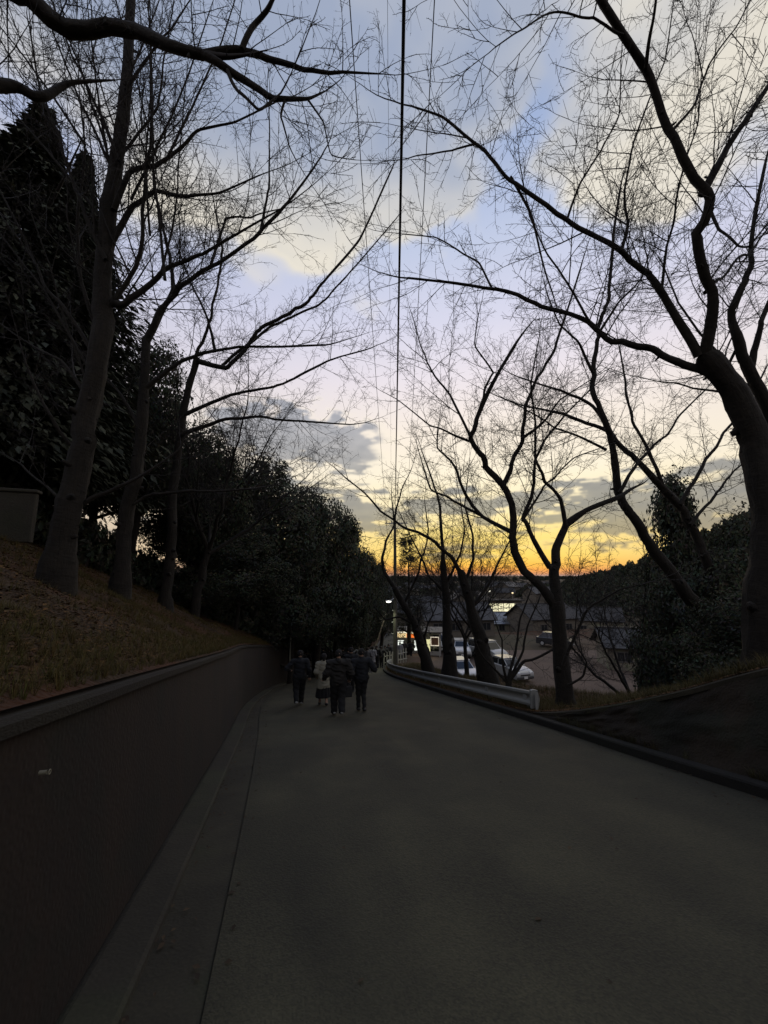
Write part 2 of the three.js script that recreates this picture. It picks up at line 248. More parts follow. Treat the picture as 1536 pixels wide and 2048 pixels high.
// right-hand face that dies out towards the guardrail
{
  const w = thing('bank_wall', 'low mossy concrete face with a pale top edge on the right, sinking towards the guardrail', 'wall');
  w.userData.kind = 'structure';
  const s0 = -13, s1 = 9.4, n = 60;
  part('wall_face', gridGeo(240, 20, (a, b) => { const s = lerp(s0, s1, a), h = wallR(s); return P(s, edgeR(s) + .17 + .34 * h * b + (.16 * lump(s, b * 1.6, 1.3) + .1 * lump(s, b * 2 + 9, 4)) * smooth(0, .2, b) * (1 - .6 * smooth(.8, 1, b)) * Math.min(1, h * 2), roadY(s) + .06 + (h - .08) * b); }, (a, b) => { const s = lerp(s0, s1, a); return [s, b * wallR(s)]; }), M.mossWall, w);
  const mb = new MB(), prof = [[-.015, -.06], [-.02, .0], [0, .02], [.1, .03], [.12, -.08]];
  for (let k = 0; k + 1 < prof.length; k++) { const o = mb.p.length / 3; for (let i = 0; i <= n; i++) for (const q of [k, k + 1]) { const s = lerp(s0, s1, i / n), h = wallR(s), p = P(s, edgeR(s) + .17 + .34 * h + prof[q][0], roadY(s) + h + prof[q][1] * smooth(.1, .3, h) - .02 + .015 * lump(s, 5, 1.2)); mb.p.push(p.x, p.y, p.z); mb.u.push(s, q * .06); } for (let i = 0; i < n; i++) { const a = o + i * 2; mb.i.push(a, a + 1, a + 2, a + 1, a + 3, a + 2); } }
  part('coping', mb.geo(true), M.paleEdge, w);
}
// banks
struct('left_slope', gridGeo(150, 70, (a, b) => { const s = lerp(-13.5, 57, a), w = .12 + 60 * b ** 2.2; const p = P(s, edgeL(s) - w, leftY(s, w)); return p; }, (a, b, p) => [p.x, -p.z]), M.soil);
struct('right_bank', gridGeo(150, 70, (a, b) => { const s = lerp(-13.5, 57, a), w0 = .18 + .36 * wallR(s) * (1 - smooth(8, 9.4, s)), w = w0 + 34 * b ** 1.8; return P(s, edgeR(s) + w, rightY(s, w) - .03); }, (a, b, p) => [p.x, -p.z]), M.soil);
// gravel car park at the foot of the bank
struct('car_park', gridGeo(60, 40, (a, b) => { const x = lerp(4.5, 38, b) , z = lerp(-20, -46, a); return V(x, -6.5 + .03 * lump(x, z, .4), z); }, (a, b, p) => [p.x, -p.z]), M.gravel);

// ------------------------------------------------------------------ bare trees
function tube(mb, pts, rad, sides, closeTip = true) {
  const n = pts.length; let nx = 0, ny = 0, nz = 0; const base = mb.p.length / 3;
  let run = 0;
  for (let i = 0; i < n; i++) {
    const a = pts[Math.max(0, i - 1)], b = pts[Math.min(n - 1, i + 1)];
    let tx = b.x - a.x, ty = b.y - a.y, tz = b.z - a.z; const tl = Math.hypot(tx, ty, tz) || 1; tx /= tl; ty /= tl; tz /= tl;
    if (i === 0) { if (Math.abs(ty) < .9) { nx = 0; ny = 1; nz = 0; } else { nx = 1; ny = 0; nz = 0; } }
    const d = nx * tx + ny * ty + nz * tz; nx -= d * tx; ny -= d * ty; nz -= d * tz; const nl = Math.hypot(nx, ny, nz) || 1; nx /= nl; ny /= nl; nz /= nl;
    const bx = ty * nz - tz * ny, by = tz * nx - tx * nz, bz = tx * ny - ty * nx;
    if (i) run += Math.hypot(pts[i].x - pts[i - 1].x, pts[i].y - pts[i - 1].y, pts[i].z - pts[i - 1].z);
    const p = pts[i], lumpy = sides > 15 ? .2 : sides > 9 ? .14 : 0;
    for (let k = 0; k < sides + (sides > 6 ? 1 : 0); k++) {
      const f = (k / sides) * 2 * Math.PI, c = Math.cos(f), s = Math.sin(f), r = rad[i] * (1 + lumpy * (vnoise((k % sides) * .9, run * 2.2 + base, 5) - .5) * 2 + lumpy * .8 * (vnoise((k % sides) * 2.1, run * 7, 9) - .5));
      const ux = nx * c + bx * s, uy = ny * c + by * s, uz = nz * c + bz * s;
      mb.p.push(p.x + ux * r, p.y + uy * r, p.z + uz * r); mb.n.push(ux, uy, uz);
      if (sides > 6) mb.u.push(k / sides * Math.max(.3, rad[0] * 5), run); else mb.u.push(0, 0);
    }
  }
  const w = sides + (sides > 6 ? 1 : 0);
  for (let i = 0; i + 1 < n; i++) for (let k = 0; k < sides; k++) { const a = base + i * w + k, b = base + i * w + (sides > 6 ? k + 1 : (k + 1) % sides); mb.i.push(a, b, a + w, b, b + w, a + w); }
}
function resample(pts, rad, step, rnd, wob = 0) {   // smooth curve through the points with a slight crookedness
  if (pts.length < 3) pts = [pts[0], pts[0].clone().lerp(pts[1], .5), pts[1]], rad = [rad[0], (rad[0] + rad[1]) / 2, rad[1]];
  const c = new THREE.CatmullRomCurve3(pts, false, 'catmullrom', .22), L = c.getLength(), n = Math.max(4, Math.round(L / step)), out = [], rr = [];
  const ph = [rnd() * 50, rnd() * 50, rnd() * 50];
  for (let i = 0; i <= n; i++) {
    const t = i / n, p = c.getPoint(t), x = t * (rad.length - 1), k = Math.min(rad.length - 2, Math.floor(x)), e = Math.sin(Math.PI * Math.min(1, t * 1.2)) ;
    const w = wob * e; p.x += w * (vnoise(t * L * 1.9, ph[0]) - .5); p.y += w * (vnoise(t * L * 1.9, ph[1]) - .5); p.z += w * (vnoise(t * L * 1.9, ph[2]) - .5);
    if (wob) { const h = Math.min(.05, rad[0] * .55) * e; p.x += h * (vnoise(t * L * 6.3, ph[1] + 9) - .5); p.y += h * (vnoise(t * L * 6.3, ph[2] + 9) - .5); p.z += h * (vnoise(t * L * 6.3, ph[0] + 9) - .5); }
    out.push(p); rr.push(lerp(rad[k], rad[k + 1], x - k));
  }
  return { pts: out, rad: rr, len: L };
}
const _a = V(0, 0, 0);
function turned(d, ang, rnd) {      // a direction at ang from d, in a random plane
  _a.set(rnd() - .5, rnd() - .5, rnd() - .5).cross(d).normalize();
  return d.clone().multiplyScalar(Math.cos(ang)).addScaledVector(_a, Math.sin(ang)).normalize();
}
// fine sprays of twigs: a few shapes, each set out many times over a tree
const SPRAYS = [];
for (let k = 0; k < 6; k++) {
  const rnd = rng(900 + k), mb = new MB(), shoot = (p, d, len, r0, r1, steps, wig, lift) => {
    const pts = [p.clone()], rad = [r0], dir = d.clone(), q = p.clone();
    for (let i = 1; i <= steps; i++) { dir.x += (rnd() - .5) * wig; dir.z += (rnd() - .5) * wig; dir.y += (rnd() - .5) * wig + lift; dir.normalize(); q.addScaledVector(dir, len / steps); pts.push(q.clone()); rad.push(lerp(r0, r1, i / steps)); }
    tube(mb, pts, rad, 3); return pts;
  };
  const len = .8, main = shoot(V(0, 0, 0), V(0, 1, 0), len, .0066, .0032, 6, .2, .0), n = 7 + (k % 3);
  for (let i = 0; i < n; i++) {
    const t = .08 + .9 * (i + rnd()) / n, x = t * 6, j = Math.min(5, Math.floor(x)), p = main[j].clone().lerp(main[j + 1], x - j), d = turned(main[j + 1].clone().sub(main[j]).normalize(), lerp(.6, 1.2, rnd()), rnd);
    const spur = rnd() < .5, L = spur ? lerp(.02, .05, rnd()) : lerp(.14, .42, rnd()) * (1 - .5 * t), c = shoot(p, d, L, .0044, .0029, spur ? 1 : 2, .22, .04);
    if (!spur && rnd() < .8) for (let m = 0; m < 2; m++) { const h = 1 + Math.floor(rnd() * (c.length - 1)), e = turned(c[h].clone().sub(c[h - 1]).normalize(), lerp(.5, 1, rnd()), rnd); shoot(c[h], e, lerp(.02, .08, rnd()), .0034, .0025, 1, .2, .05); }
  }
  SPRAYS.push(mb.geo());
}
let SPRAY_COUNT = 0;
class Twigs {                   // the twigs of one tree: thin branches as one mesh, sprays as copies
  constructor(seed) { this.mb = new MB(); this.list = SPRAYS.map(() => []); this.rnd = rng(seed + 5000); this.pick = [seed % 6, (seed + 2) % 6, (seed + 5) % 6]; }
  spray(p, d, len, thick) { const k = this.pick[Math.floor(this.rnd() * 3)], q = new THREE.Quaternion().setFromUnitVectors(V(0, 1, 0), d).multiply(new THREE.Quaternion().setFromAxisAngle(V(0, 1, 0), this.rnd() * 6.283)), s = len / .8, w = Math.max(s, thick); this.list[k].push(new THREE.Matrix4().compose(p, q, V(lerp(s, w, .5), s, lerp(s, w, .5)))); }
  build(parent) {
    part('twig', this.mb.geo(), M.twig, parent).userData.kind = 'stuff';
    this.list.forEach((l, k) => { if (!l.length) return; SPRAY_COUNT += l.length; const o = new THREE.InstancedMesh(SPRAYS[k], M.twig, l.length); o.name = 'twig'; o.castShadow = o.receiveShadow = true; o.userData.kind = 'stuff'; l.forEach((m, i) => o.setMatrixAt(i, m)); parent.add(o); });
  }
}
// o: thick (scale of the thinnest wood), lift (towards the sky), gap (spacing factor), reach (length of side branches)
function grow(tw, rnd, p, d, len, r0, o, sub = 0) {
  const steps = Math.max(4, Math.min(10, Math.round(len / .16))), pts = [p.clone()], rad = [r0], dir = d.clone(), st = len / steps, wig = .22, q = p.clone(), r1 = .0028 * o.thick;
  for (let i = 1; i <= steps; i++) {
    dir.x += (rnd() - .5) * wig; dir.y += (rnd() - .5) * wig + o.lift * .07; dir.z += (rnd() - .5) * wig; dir.normalize();
    q.addScaledVector(dir, st); pts.push(q.clone()); rad.push(Math.max(r1, lerp(r0, r1, (i / steps) ** .9)));
  }
  tube(tw.mb, pts, rad, r0 > .011 ? 5 : 4);
  const n = Math.max(2, Math.round(len / (.195 * o.gap) * (.75 + .5 * rnd())));
  for (let k = 0; k < n; k++) {
    const t = .1 + .9 * ((k + rnd()) / n), x = t * steps, i = Math.min(steps - 1, Math.floor(x)), pp = pts[i].clone().lerp(pts[i + 1], x - i), dd = pts[i + 1].clone().sub(pts[i]).normalize(), e = turned(dd, lerp(.55, 1.25, rnd()), rnd);
    e.y += .12 * o.lift; e.normalize();
    if (!sub && len > .9 && rnd() < .3) { grow(tw, rnd, pp, e, len * lerp(.35, .6, rnd()), Math.min(lerp(rad[i], rad[i + 1], x - i) * .7, .003 * o.thick + len * .003), o, 1); continue; }
    tw.spray(pp, e, rnd() < .3 ? lerp(.08, .25, rnd()) : clamp(len * .6, .25, 1.0) * lerp(.4, 1.1, rnd()) * (1 - .4 * t), o.thick);
  }
  tw.spray(q, dir.clone(), clamp(len * .5, .25, .8), o.thick);
}
function bough(wood, tw, rnd, pts, rad, o) {    // a traced limb and everything that grows from it
  const c = resample(pts, rad, Math.max(.07, Math.min(.2, rad[0] * 1.8)), rnd, Math.min(.2, .05 + rad[0] * 1.3) * (o.wob ?? 1));
  if (o.stub) { const e = c.pts.length - 1, d = c.pts[e].clone().sub(c.pts[e - 1]).normalize(), r = c.rad[e]; for (const [u, v] of [[.5, .9], [.85, .6], [1, .25], [1.04, .01]]) { c.pts.push(c.pts[e].clone().addScaledVector(d, r * u)); c.rad.push(r * v); } }
  tube(wood, c.pts, c.rad, rad[0] > .12 ? 18 : rad[0] > .05 ? 12 : rad[0] > .02 ? 8 : 6);
  if (rad[0] > .045) for (let k = 0; k < c.len * 2.2; k++) {   // knots, pruning scars, stubs
    const i = 1 + Math.floor(rnd() * (c.pts.length - 2)), r = c.rad[i], d = turned(c.pts[i + 1].clone().sub(c.pts[i]).normalize(), lerp(1.1, 1.7, rnd()), rnd), q = c.pts[i], out = r * (1.03 + .22 * rnd() ** 2) + (rnd() < .2 ? .06 : 0);
    tube(wood, [q.clone().addScaledVector(d, r * .4), q.clone().addScaledVector(d, r * .95), q.clone().addScaledVector(d, out), q.clone().addScaledVector(d, out + .004)], [r * .6, r * lerp(.3, .5, rnd()), r * lerp(.14, .28, rnd()), .001], 8);
  }
  const n = Math.round(c.len / (.21 * o.gap) * (o.dens ?? 1)), N = c.pts.length - 1, from = o.from ?? .1;
  for (let k = 0; k < n; k++) {
    const t = from + (1 - from) * ((k + rnd()) / n), x = t * N, i = Math.min(N - 1, Math.floor(x)), p = c.pts[i].clone().lerp(c.pts[i + 1], x - i), d = c.pts[i + 1].clone().sub(c.pts[i]).normalize();
    const r = c.rad[i]; if (r > .09 && rnd() < .7) continue;
    const dir = turned(d, lerp(.6, 1.3, rnd()), rnd); dir.y += .2 * o.lift; dir.normalize();
    if (rnd() < .33) { tw.spray(p, dir, lerp(.1, .7, rnd() ** 1.5), o.thick); continue; }
    const L = o.reach * lerp(.3, 1, rnd()) * (1 - .4 * t) * clamp(.45 + c.len * .18, .5, 1.15);
    grow(tw, rnd, p, dir, L, Math.min(r * .6, .003 * o.thick + L * .006), o);
  }
  if (!o.stub) grow(tw, rnd, c.pts[N], c.pts[N].clone().sub(c.pts[N - 1]).normalize(), o.reach * .6, Math.max(.0024 * o.thick, c.rad[N]), o);   // the limb runs out in twigs
  return c;
}
const BARE = 'bare cherry trees along the road';
// limbs: [z or [z0, z1], width at start, width at end (photograph pixels), [x, y, x, y, ...], options]
function tracedTree(label, seed, o, trunkSpec, limbs, group = BARE, paleTrunk = false) {
  const rnd = rng(seed), toWorld = ([z, w0, w1, xy]) => {
    const pts = [], rad = [], n = xy.length / 2;
    for (let k = 0; k < n; k++) { const p = at(xy[2 * k], xy[2 * k + 1], Array.isArray(z) ? lerp(z[0], z[1], k / (n - 1)) : z); pts.push(p); rad.push(lerp(w0, w1, (k / (n - 1)) ** .72) * .66 * scaleAt(p) / 2); }
    return [pts, rad];
  };
  const [tp, tr] = trunkSpec.pts ? [trunkSpec.pts, trunkSpec.rad] : toWorld(trunkSpec);
  const origin = V(tp[0].x, groundAt(tp[0].x, tp[0].z), tp[0].z);
  if (tp[0].y > origin.y + .1) { tp.unshift(V(tp[0].x, origin.y - .15, tp[0].z)); tr.unshift(tr[0] * 1.25); } else { tp[0].y = Math.min(tp[0].y, origin.y - .1); }
  if (!trunkSpec.pts) tr[0] *= 1.25;
  const t = thing('bare_tree', label, 'tree', origin.toArray(), 0, group), tw = new Twigs(seed), rel = (ps) => ps.map((p) => p.clone().sub(origin));
  const wood = new MB(); bough(wood, tw, rnd, rel(tp), tr, { ...o, from: .45, dens: .35, wob: .6, stub: true });
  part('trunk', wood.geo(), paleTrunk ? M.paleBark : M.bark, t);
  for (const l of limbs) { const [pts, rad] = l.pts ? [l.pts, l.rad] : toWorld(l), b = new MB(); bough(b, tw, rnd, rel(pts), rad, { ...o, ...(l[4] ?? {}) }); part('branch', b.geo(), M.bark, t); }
  tw.build(t);
  return t;
}
// a whole tree from its base alone: forks, then limbs that arch outwards
function freeTree(label, seed, [x, z], height, r0, o, spread = .5, lean = [0, 0], forks = 4, group = BARE, name = 'bare_tree') {
  const rnd = rng(seed), y = groundAt(x, z), t = thing(name, label, 'tree', [x, y, z], 0, group), tw = new Twigs(seed), wood = new MB();
  const top = height * lerp(.24, .34, rnd()), tp = [V(0, -.2, 0), V(lean[0] * top * .4, top * .5, lean[1] * top * .4), V(lean[0] * top, top, lean[1] * top)];
  bough(wood, tw, rnd, tp, [r0 * 1.25, r0 * .9, r0 * .75], { ...o, dens: .1, from: .7, stub: true });
  part('trunk', wood.geo(), M.bark, t);
  const a0 = rnd() * 7;
  for (let k = 0; k < forks; k++) {
    const f = a0 + k * 2 * Math.PI / forks + (rnd() - .5) * .8, s = spread * lerp(.5, 1.2, rnd()), h = height * lerp(.75, 1.05, rnd()) - top, dx = Math.cos(f), dz = Math.sin(f), b = new MB();
    const p0 = tp[2].clone().setY(top * lerp(.8, 1, rnd())), pts = [p0], n = 5;
    for (let i = 1; i <= n; i++) { const u = i / n; pts.push(V(p0.x + dx * s * height * u ** .8 + lean[0] * h * u * .5 + (rnd() - .5) * .35, p0.y + h * u, p0.z + dz * s * height * u ** .8 + lean[1] * h * u * .5 + (rnd() - .5) * .35)); }
    const c = bough(b, tw, rnd, pts, [r0 * .5, r0 * .4, r0 * .3, r0 * .2, r0 * .12, .008], o);
    part('branch', b.geo(), M.bark, t);
    for (let q = 0; q < 3; q++) {
      const i = Math.floor(c.pts.length * lerp(.2, .65, rnd())), p = c.pts[i], d = turned(c.pts[i].clone().sub(c.pts[i - 1]).normalize(), lerp(.5, .9, rnd()), rnd), L = height * lerp(.2, .36, rnd()), bb = new MB();
      bough(bb, tw, rnd, [p, p.clone().addScaledVector(d, L * .5).add(V(0, L * .06, 0)), p.clone().addScaledVector(d, L).add(V(0, L * .22, 0))], [c.rad[i] * .65, c.rad[i] * .4, .007], o);
      part('branch', bb.geo(), M.bark, t);
    }
  }
  tw.build(t);
  return t;
}
const NEAR = { thick: .95, lift: .5, gap: 1.0, reach: 2.0 }, MID = { thick: 1.3, lift: .45, gap: 1.15, reach: 1.9 }, FAR = { thick: 1.7, lift: .4, gap: 1.35, reach: 1.8 };

// right: the big tree whose limbs cross the sky
tracedTree('biggest bare tree, thick leaning trunk at right with limbs crossing the sky', 11, NEAR, [[6.6, 6.2], 92, 62, [1530, 1345, 1522, 1180, 1530, 1030, 1515, 880, 1468, 785, 1418, 722]], [
  [[6.2, 4.4], 34.0, 19.2, [1412, 715, 1418, 640, 1421, 560, 1402, 480, 1408, 395, 1345, 260, 1292, 140, 1246, 70, 1195, -10], { dens: .8 }],
  [[5.4, 5.0], 22.2, 9.6, [1404, 390, 1440, 320, 1475, 255, 1540, 165, 1600, 90], {}],
  [[4.8, 4.0], 11.8, 4.8, [1292, 135, 1300, 60, 1312, -20, 1318, -80], {}],
  [[6.2, 7.2], 26.6, 5.6, [1440, 755, 1385, 735, 1310, 706, 1230, 685, 1180, 645, 1085, 610, 985, 578, 900, 565, 815, 556], {}],
  [[6.2, 5.6], 25.2, 4.8, [1398, 712, 1336, 600, 1300, 545, 1244, 501, 1135, 436, 1021, 354, 950, 288, 885, 234, 822, 212], {}],
  [[5.9, 6.4], 8.9, 3.2, [1021, 354, 1060, 430, 1080, 500, 1100, 570, 1112, 610], { dens: .6 }],
  [[5.9, 5.6], 6.7, 3.0, [950, 288, 900, 300, 850, 306, 812, 318], {}],
  [[6.7, 7.0], 6.7, 3.0, [985, 578, 955, 530, 915, 500, 870, 475, 805, 468], {}],
  [[6.2, 5.4], 8.9, 3.2, [1322, 590, 1330, 500, 1352, 420, 1368, 330, 1395, 250, 1402, 160], {}],
  [[5.9, 6.6], 11.8, 3.2, [1410, 585, 1440, 555, 1490, 510, 1540, 450, 1590, 390], {}],
  [[5.8, 5.2], 10.4, 4.0, [1415, 400, 1432, 455, 1475, 485, 1500, 490, 1540, 440], {}],
  [[6.3, 5.8], 9.6, 3.2, [1244, 501, 1256, 440, 1248, 380, 1262, 310, 1290, 220, 1330, 120, 1345, 20], {}],
  [[6.0, 5.2], 7.4, 3.0, [1135, 436, 1160, 360, 1200, 300, 1238, 230, 1242, 120], {}],
  [[6.6, 6.2], 7.4, 3.0, [1180, 645, 1130, 560, 1095, 500, 1060, 430, 1040, 330], {}],
  [[6.2, 6.6], 7.4, 3.2, [1437, 783, 1380, 780, 1340, 768, 1313, 762], { dens: .5 }],
  [[4.6, 3.9], 8.9, 3.2, [1246, 70, 1180, 40, 1110, 22, 1040, 60, 990, 95], { dens: 1.2 }],
  [[5.2, 4.8], 8.9, 3.2, [1345, 262, 1385, 210, 1420, 130, 1470, 60, 1510, -20], {}],
]);
tracedTree('slender sinuous bare tree beside the biggest trunk at right', 12, NEAR, [[8.2, 7.6], 52, 30, [1585, 1330, 1590, 1100, 1575, 920, 1536, 812, 1490, 722]], [
  [[7.6, 7.0], 30, 8, [1490, 722, 1466, 665, 1460, 615, 1488, 565, 1504, 520, 1510, 430, 1530, 330], {}],
  [[7.8, 7.2], 20, 5, [1500, 745, 1520, 640, 1560, 540, 1600, 420], {}],
  [[7.6, 8.2], 9, 3, [1478, 690, 1440, 760, 1452, 705, 1478, 640], { dens: .5 }],
  [[7.8, 8.4], 12, 4, [1530, 800, 1480, 760, 1420, 690, 1360, 610, 1330, 540], {}],
]);
// right: the tree just behind the end of the guardrail
tracedTree('bare tree with a stout trunk and two crossing stems just behind the guardrail end', 13, { ...NEAR, gap: 1.05 }, [[9.6, 9.6], 50, 40, [1132, 1398, 1126, 1320, 1118, 1250, 1112, 1200]], [
  [[9.6, 9.4], 30, 9, [1114, 1215, 1085, 1180, 1058, 1150, 1034, 1096, 1023, 1052, 1008, 985, 976, 934, 958, 911, 941, 875, 952, 841, 976, 785, 1000, 740, 1030, 690], {}],
  [[9.5, 9.0], 15, 5, [1005, 975, 1023, 934, 1043, 876, 1052, 817, 1078, 753, 1108, 700, 1135, 620, 1160, 540], {}],
  [[9.4, 9.9], 9, 3, [941, 873, 900, 791, 867, 744, 844, 700, 830, 650], {}],
  [[9.4, 9.9], 9, 3, [938, 882, 903, 867, 859, 849, 800, 803], {}],
  [[9.6, 10.4], 13, 4, [1024, 1065, 964, 1034, 935, 996, 917, 949, 897, 917, 875, 896, 875, 864], {}],
  [[9.9, 10.6], 9, 4, [960, 1030, 903, 996, 862, 978, 845, 929], {}],
  [[9.6, 10.0], 34, 14, [1116, 1210, 1108, 1140, 1112, 1100, 1131, 1052, 1175, 1019, 1238, 994], {}],
  [[9.7, 9.2], 13, 4, [1131, 1050, 1118, 996, 1093, 964, 1072, 923, 1070, 841, 1062, 770, 1075, 690], {}],
  [[9.5, 9.0], 17, 4, [1100, 1135, 1064, 1081, 1046, 1037, 1064, 993, 1067, 930, 1092, 880, 1130, 830, 1180, 780], {}],
  [[9.7, 10.4], 8, 3, [1046, 1040, 1085, 980, 1108, 955, 1150, 915, 1190, 900], {}],
  [[9.4, 9.0], 10, 3, [952, 843, 965, 790, 985, 745, 950, 690, 955, 640], {}],
  [[9.2, 8.8], 10, 3, [1043, 878, 1085, 846, 1120, 800, 1165, 770], {}],
  [[9.2, 8.6], 10, 4, [1126, 1330, 1160, 1240, 1190, 1205, 1235, 1180, 1280, 1170], { dens: .5 }],
  [[9.2, 8.8], 8, 3, [1136, 1370, 1165, 1352, 1170, 1325, 1150, 1280, 1155, 1200], { dens: .5 }],
]);
tracedTree('tall bare tree with a knotted upright stem rising left of the dark evergreen', 14, { ...NEAR, gap: 1.1 }, [[11.8, 11], 48, 17, [1462, 1330, 1420, 1245, 1356, 1162, 1300, 1088, 1262, 1030, 1236, 981, 1228, 909, 1219, 866]], [
  [[11, 10.4], 18, 6, [1219, 866, 1196, 812, 1184, 739, 1195, 668, 1214, 611, 1222, 540, 1228, 460, 1240, 380], {}],
  [[11, 11.6], 9, 3, [1213, 900, 1157, 875, 1100, 849, 1040, 812, 990, 790], {}],
  [[11.1, 11.6], 12, 4, [1225, 872, 1180, 810, 1130, 780, 1085, 770, 1040, 755], {}],
  [[10.8, 10], 10, 3, [1186, 745, 1160, 690, 1120, 650, 1095, 590], {}],
  [[11, 11.5], 11, 4, [1240, 985, 1270, 930, 1320, 880, 1360, 830, 1400, 790], {}],
  [[10.8, 10.2], 9, 3, [1195, 670, 1235, 610, 1280, 560, 1300, 500], {}],
]);
tracedTree('bare tree leaning left across its neighbour, behind the dark evergreen at right', 15, { ...MID, gap: 1.15 }, [[13.2, 12.6], 34, 22, [1475, 1330, 1440, 1200, 1400, 1090, 1365, 1020, 1316, 966]], [
  [[12.6, 12], 20, 5, [1316, 966, 1268, 915, 1225, 869, 1160, 838, 1100, 822, 1050, 812], {}],
  [[12.6, 12.2], 12, 4, [1330, 985, 1300, 900, 1262, 830, 1250, 760, 1240, 700], {}],
  [[12.6, 13], 12, 4, [1360, 1010, 1400, 940, 1445, 870, 1500, 800, 1530, 740], {}],
  [[12.6, 13], 10, 3, [1380, 1050, 1430, 990, 1470, 940, 1520, 900], {}],
]);
// right: clump along the guardrail
tracedTree('thin bare tree leaning left over the road from behind the guardrail middle', 16, { ...MID }, [[18.2, 18.0], 34, 16, [862, 1362, 845, 1300, 830, 1251, 806, 1210, 790, 1178]], [
  [[18.0, 18.0], 13, 4, [790, 1178, 775, 1150, 762, 1120, 770, 1085, 788, 1050, 785, 1010], { dens: .7 }],
  [[18.1, 17.8], 9, 3, [806, 1212, 830, 1160, 848, 1110, 856, 1060, 850, 1010], {}],
  [[18.1, 17.8], 8, 3, [830, 1250, 800, 1236, 772, 1240, 756, 1222], { dens: .5 }],
]);
tracedTree('upright bare tree with a straight dark stem behind the guardrail', 17, { ...MID }, [[16.3, 16.3], 44, 17, [898, 1366, 896, 1300, 894, 1256, 890, 1178, 886, 1126]], [
  [[16.3, 16.1], 13, 4, [886, 1126, 882, 1080, 880, 1020, 868, 970, 850, 920], {}],
  [[16.3, 16.1], 9, 3, [890, 1170, 915, 1120, 928, 1060, 922, 1010], {}],
  [[16.3, 16.5], 9, 3, [892, 1190, 860, 1150, 835, 1100, 815, 1060], {}],
]);
tracedTree('bare tree with a long limb arching left over the road in front of the sunset', 18, { ...MID }, [[13.3, 13.3], 58, 24, [980, 1376, 966, 1310, 956, 1261, 940, 1204, 922, 1147]], [
  [[13.3, 13.1], 13, 4, [922, 1147, 900, 1112, 870, 1088, 838, 1068, 800, 1048, 762, 1022, 728, 985, 690, 955], {}],
  [[13.1, 12.9], 7, 3, [788, 1042, 792, 1015, 800, 985, 812, 960], {}],
  [[13.3, 13.1], 10, 3, [930, 1165, 948, 1110, 942, 1060, 930, 1010, 935, 960], {}],
  [[13.3, 13.6], 11, 3, [945, 1215, 985, 1150, 1005, 1110, 1030, 1060], {}],
]);
tracedTree('leafless many-stemmed bush atop the bank, left of the stout trunk', 19, { ...MID, reach: .8, gap: 1.4 }, [[11, 11], 20, 12, [1016, 1384, 1018, 1360, 1022, 1346]], [
  [[11, 10.8], 12, 4, [1018, 1362, 1052, 1326, 1100, 1300, 1140, 1276], { dens: .6 }],
  [[11, 11.2], 10, 4, [1016, 1360, 1030, 1300, 1040, 1240, 1062, 1180], { dens: .5 }],
  [[11, 11.2], 9, 4, [1018, 1358, 1046, 1300, 1056, 1250, 1078, 1200], { dens: .5 }],
  [[11, 10.8], 9, 3, [1014, 1362, 1000, 1320, 1002, 1280, 990, 1240], { dens: .5 }],
  [[11, 10.8], 8, 3, [1014, 1366, 980, 1330, 955, 1290, 935, 1240], { dens: .5 }],
]);
// left: overhead limb of the tree beside the camera
{
  const g = (x, z) => groundAt(x, z), b = V(-5.2, g(-5.2, -1.2), -1.2);
  const p = (x, y, z) => at(x, y, z);
  tracedTree('bare tree at the top left corner whose thick limb hangs over the road', 21, { ...NEAR, reach: 1.3, lift: 1.0, gap: 1.1 }, { pts: [V(b.x, b.y - .2, b.z), V(-5.25, b.y + 1.6, -1.5), V(-5.2, b.y + 3.4, -2), V(-4.9, b.y + 4.7, -2.6)], rad: [.26, .2, .17, .14] }, [
    { pts: [V(-4.9, b.y + 4.7, -2.6), p(-30, -40, 3.4), p(42, 0, 3.5), p(104, 31, 3.55), p(208, 44, 3.6), p(271, 62, 3.6), p(340, 92, 3.6), p(406, 110, 3.6)], rad: [.13, .1, .085, .078, .07, .062, .055, .045] },
    { pts: [p(406, 110, 3.6), p(484, 99, 3.6), p(540, 116, 3.65), p(599, 130, 3.7), p(672, 143, 3.8), p(766, 148, 3.9)], rad: [.045, .038, .032, .026, .018, .006] },
    { pts: [p(484, 99, 3.6), p(510, 60, 3.6), p(540, 15, 3.5), p(560, -40, 3.4)], rad: [.032, .028, .024, .015] },
    { pts: [p(406, 110, 3.6), p(450, 135, 3.6), p(490, 161, 3.65), p(552, 198, 3.7), p(615, 198, 3.8), p(651, 182, 3.9)], rad: [.045, .04, .036, .03, .018, .008] },
    { pts: [p(455, 140, 3.6), p(478, 185, 3.6), p(515, 222, 3.6), p(546, 200, 3.65)], rad: [.02, .018, .015, .012], 4: { dens: .6 } },
    { pts: [p(570, 200, 3.7), p(560, 236, 3.75), p(575, 290, 3.8), p(610, 350, 3.9)], rad: [.014, .011, .008, .004], 4: { dens: .5 } },
    { pts: [p(615, 198, 3.8), p(646, 245, 3.9), p(662, 310, 4), p(712, 320, 4.1)], rad: [.012, .009, .007, .004], 4: { dens: .6 } },
    { pts: [V(-5.1, b.y + 4.0, -2.3), p(-40, 170, 3.6), p(40, 186, 3.8), p(90, 190, 3.9), p(140, 165, 4), p(230, 160, 4.2)], rad: [.1, .075, .055, .045, .03, .008] },
  ]);
}
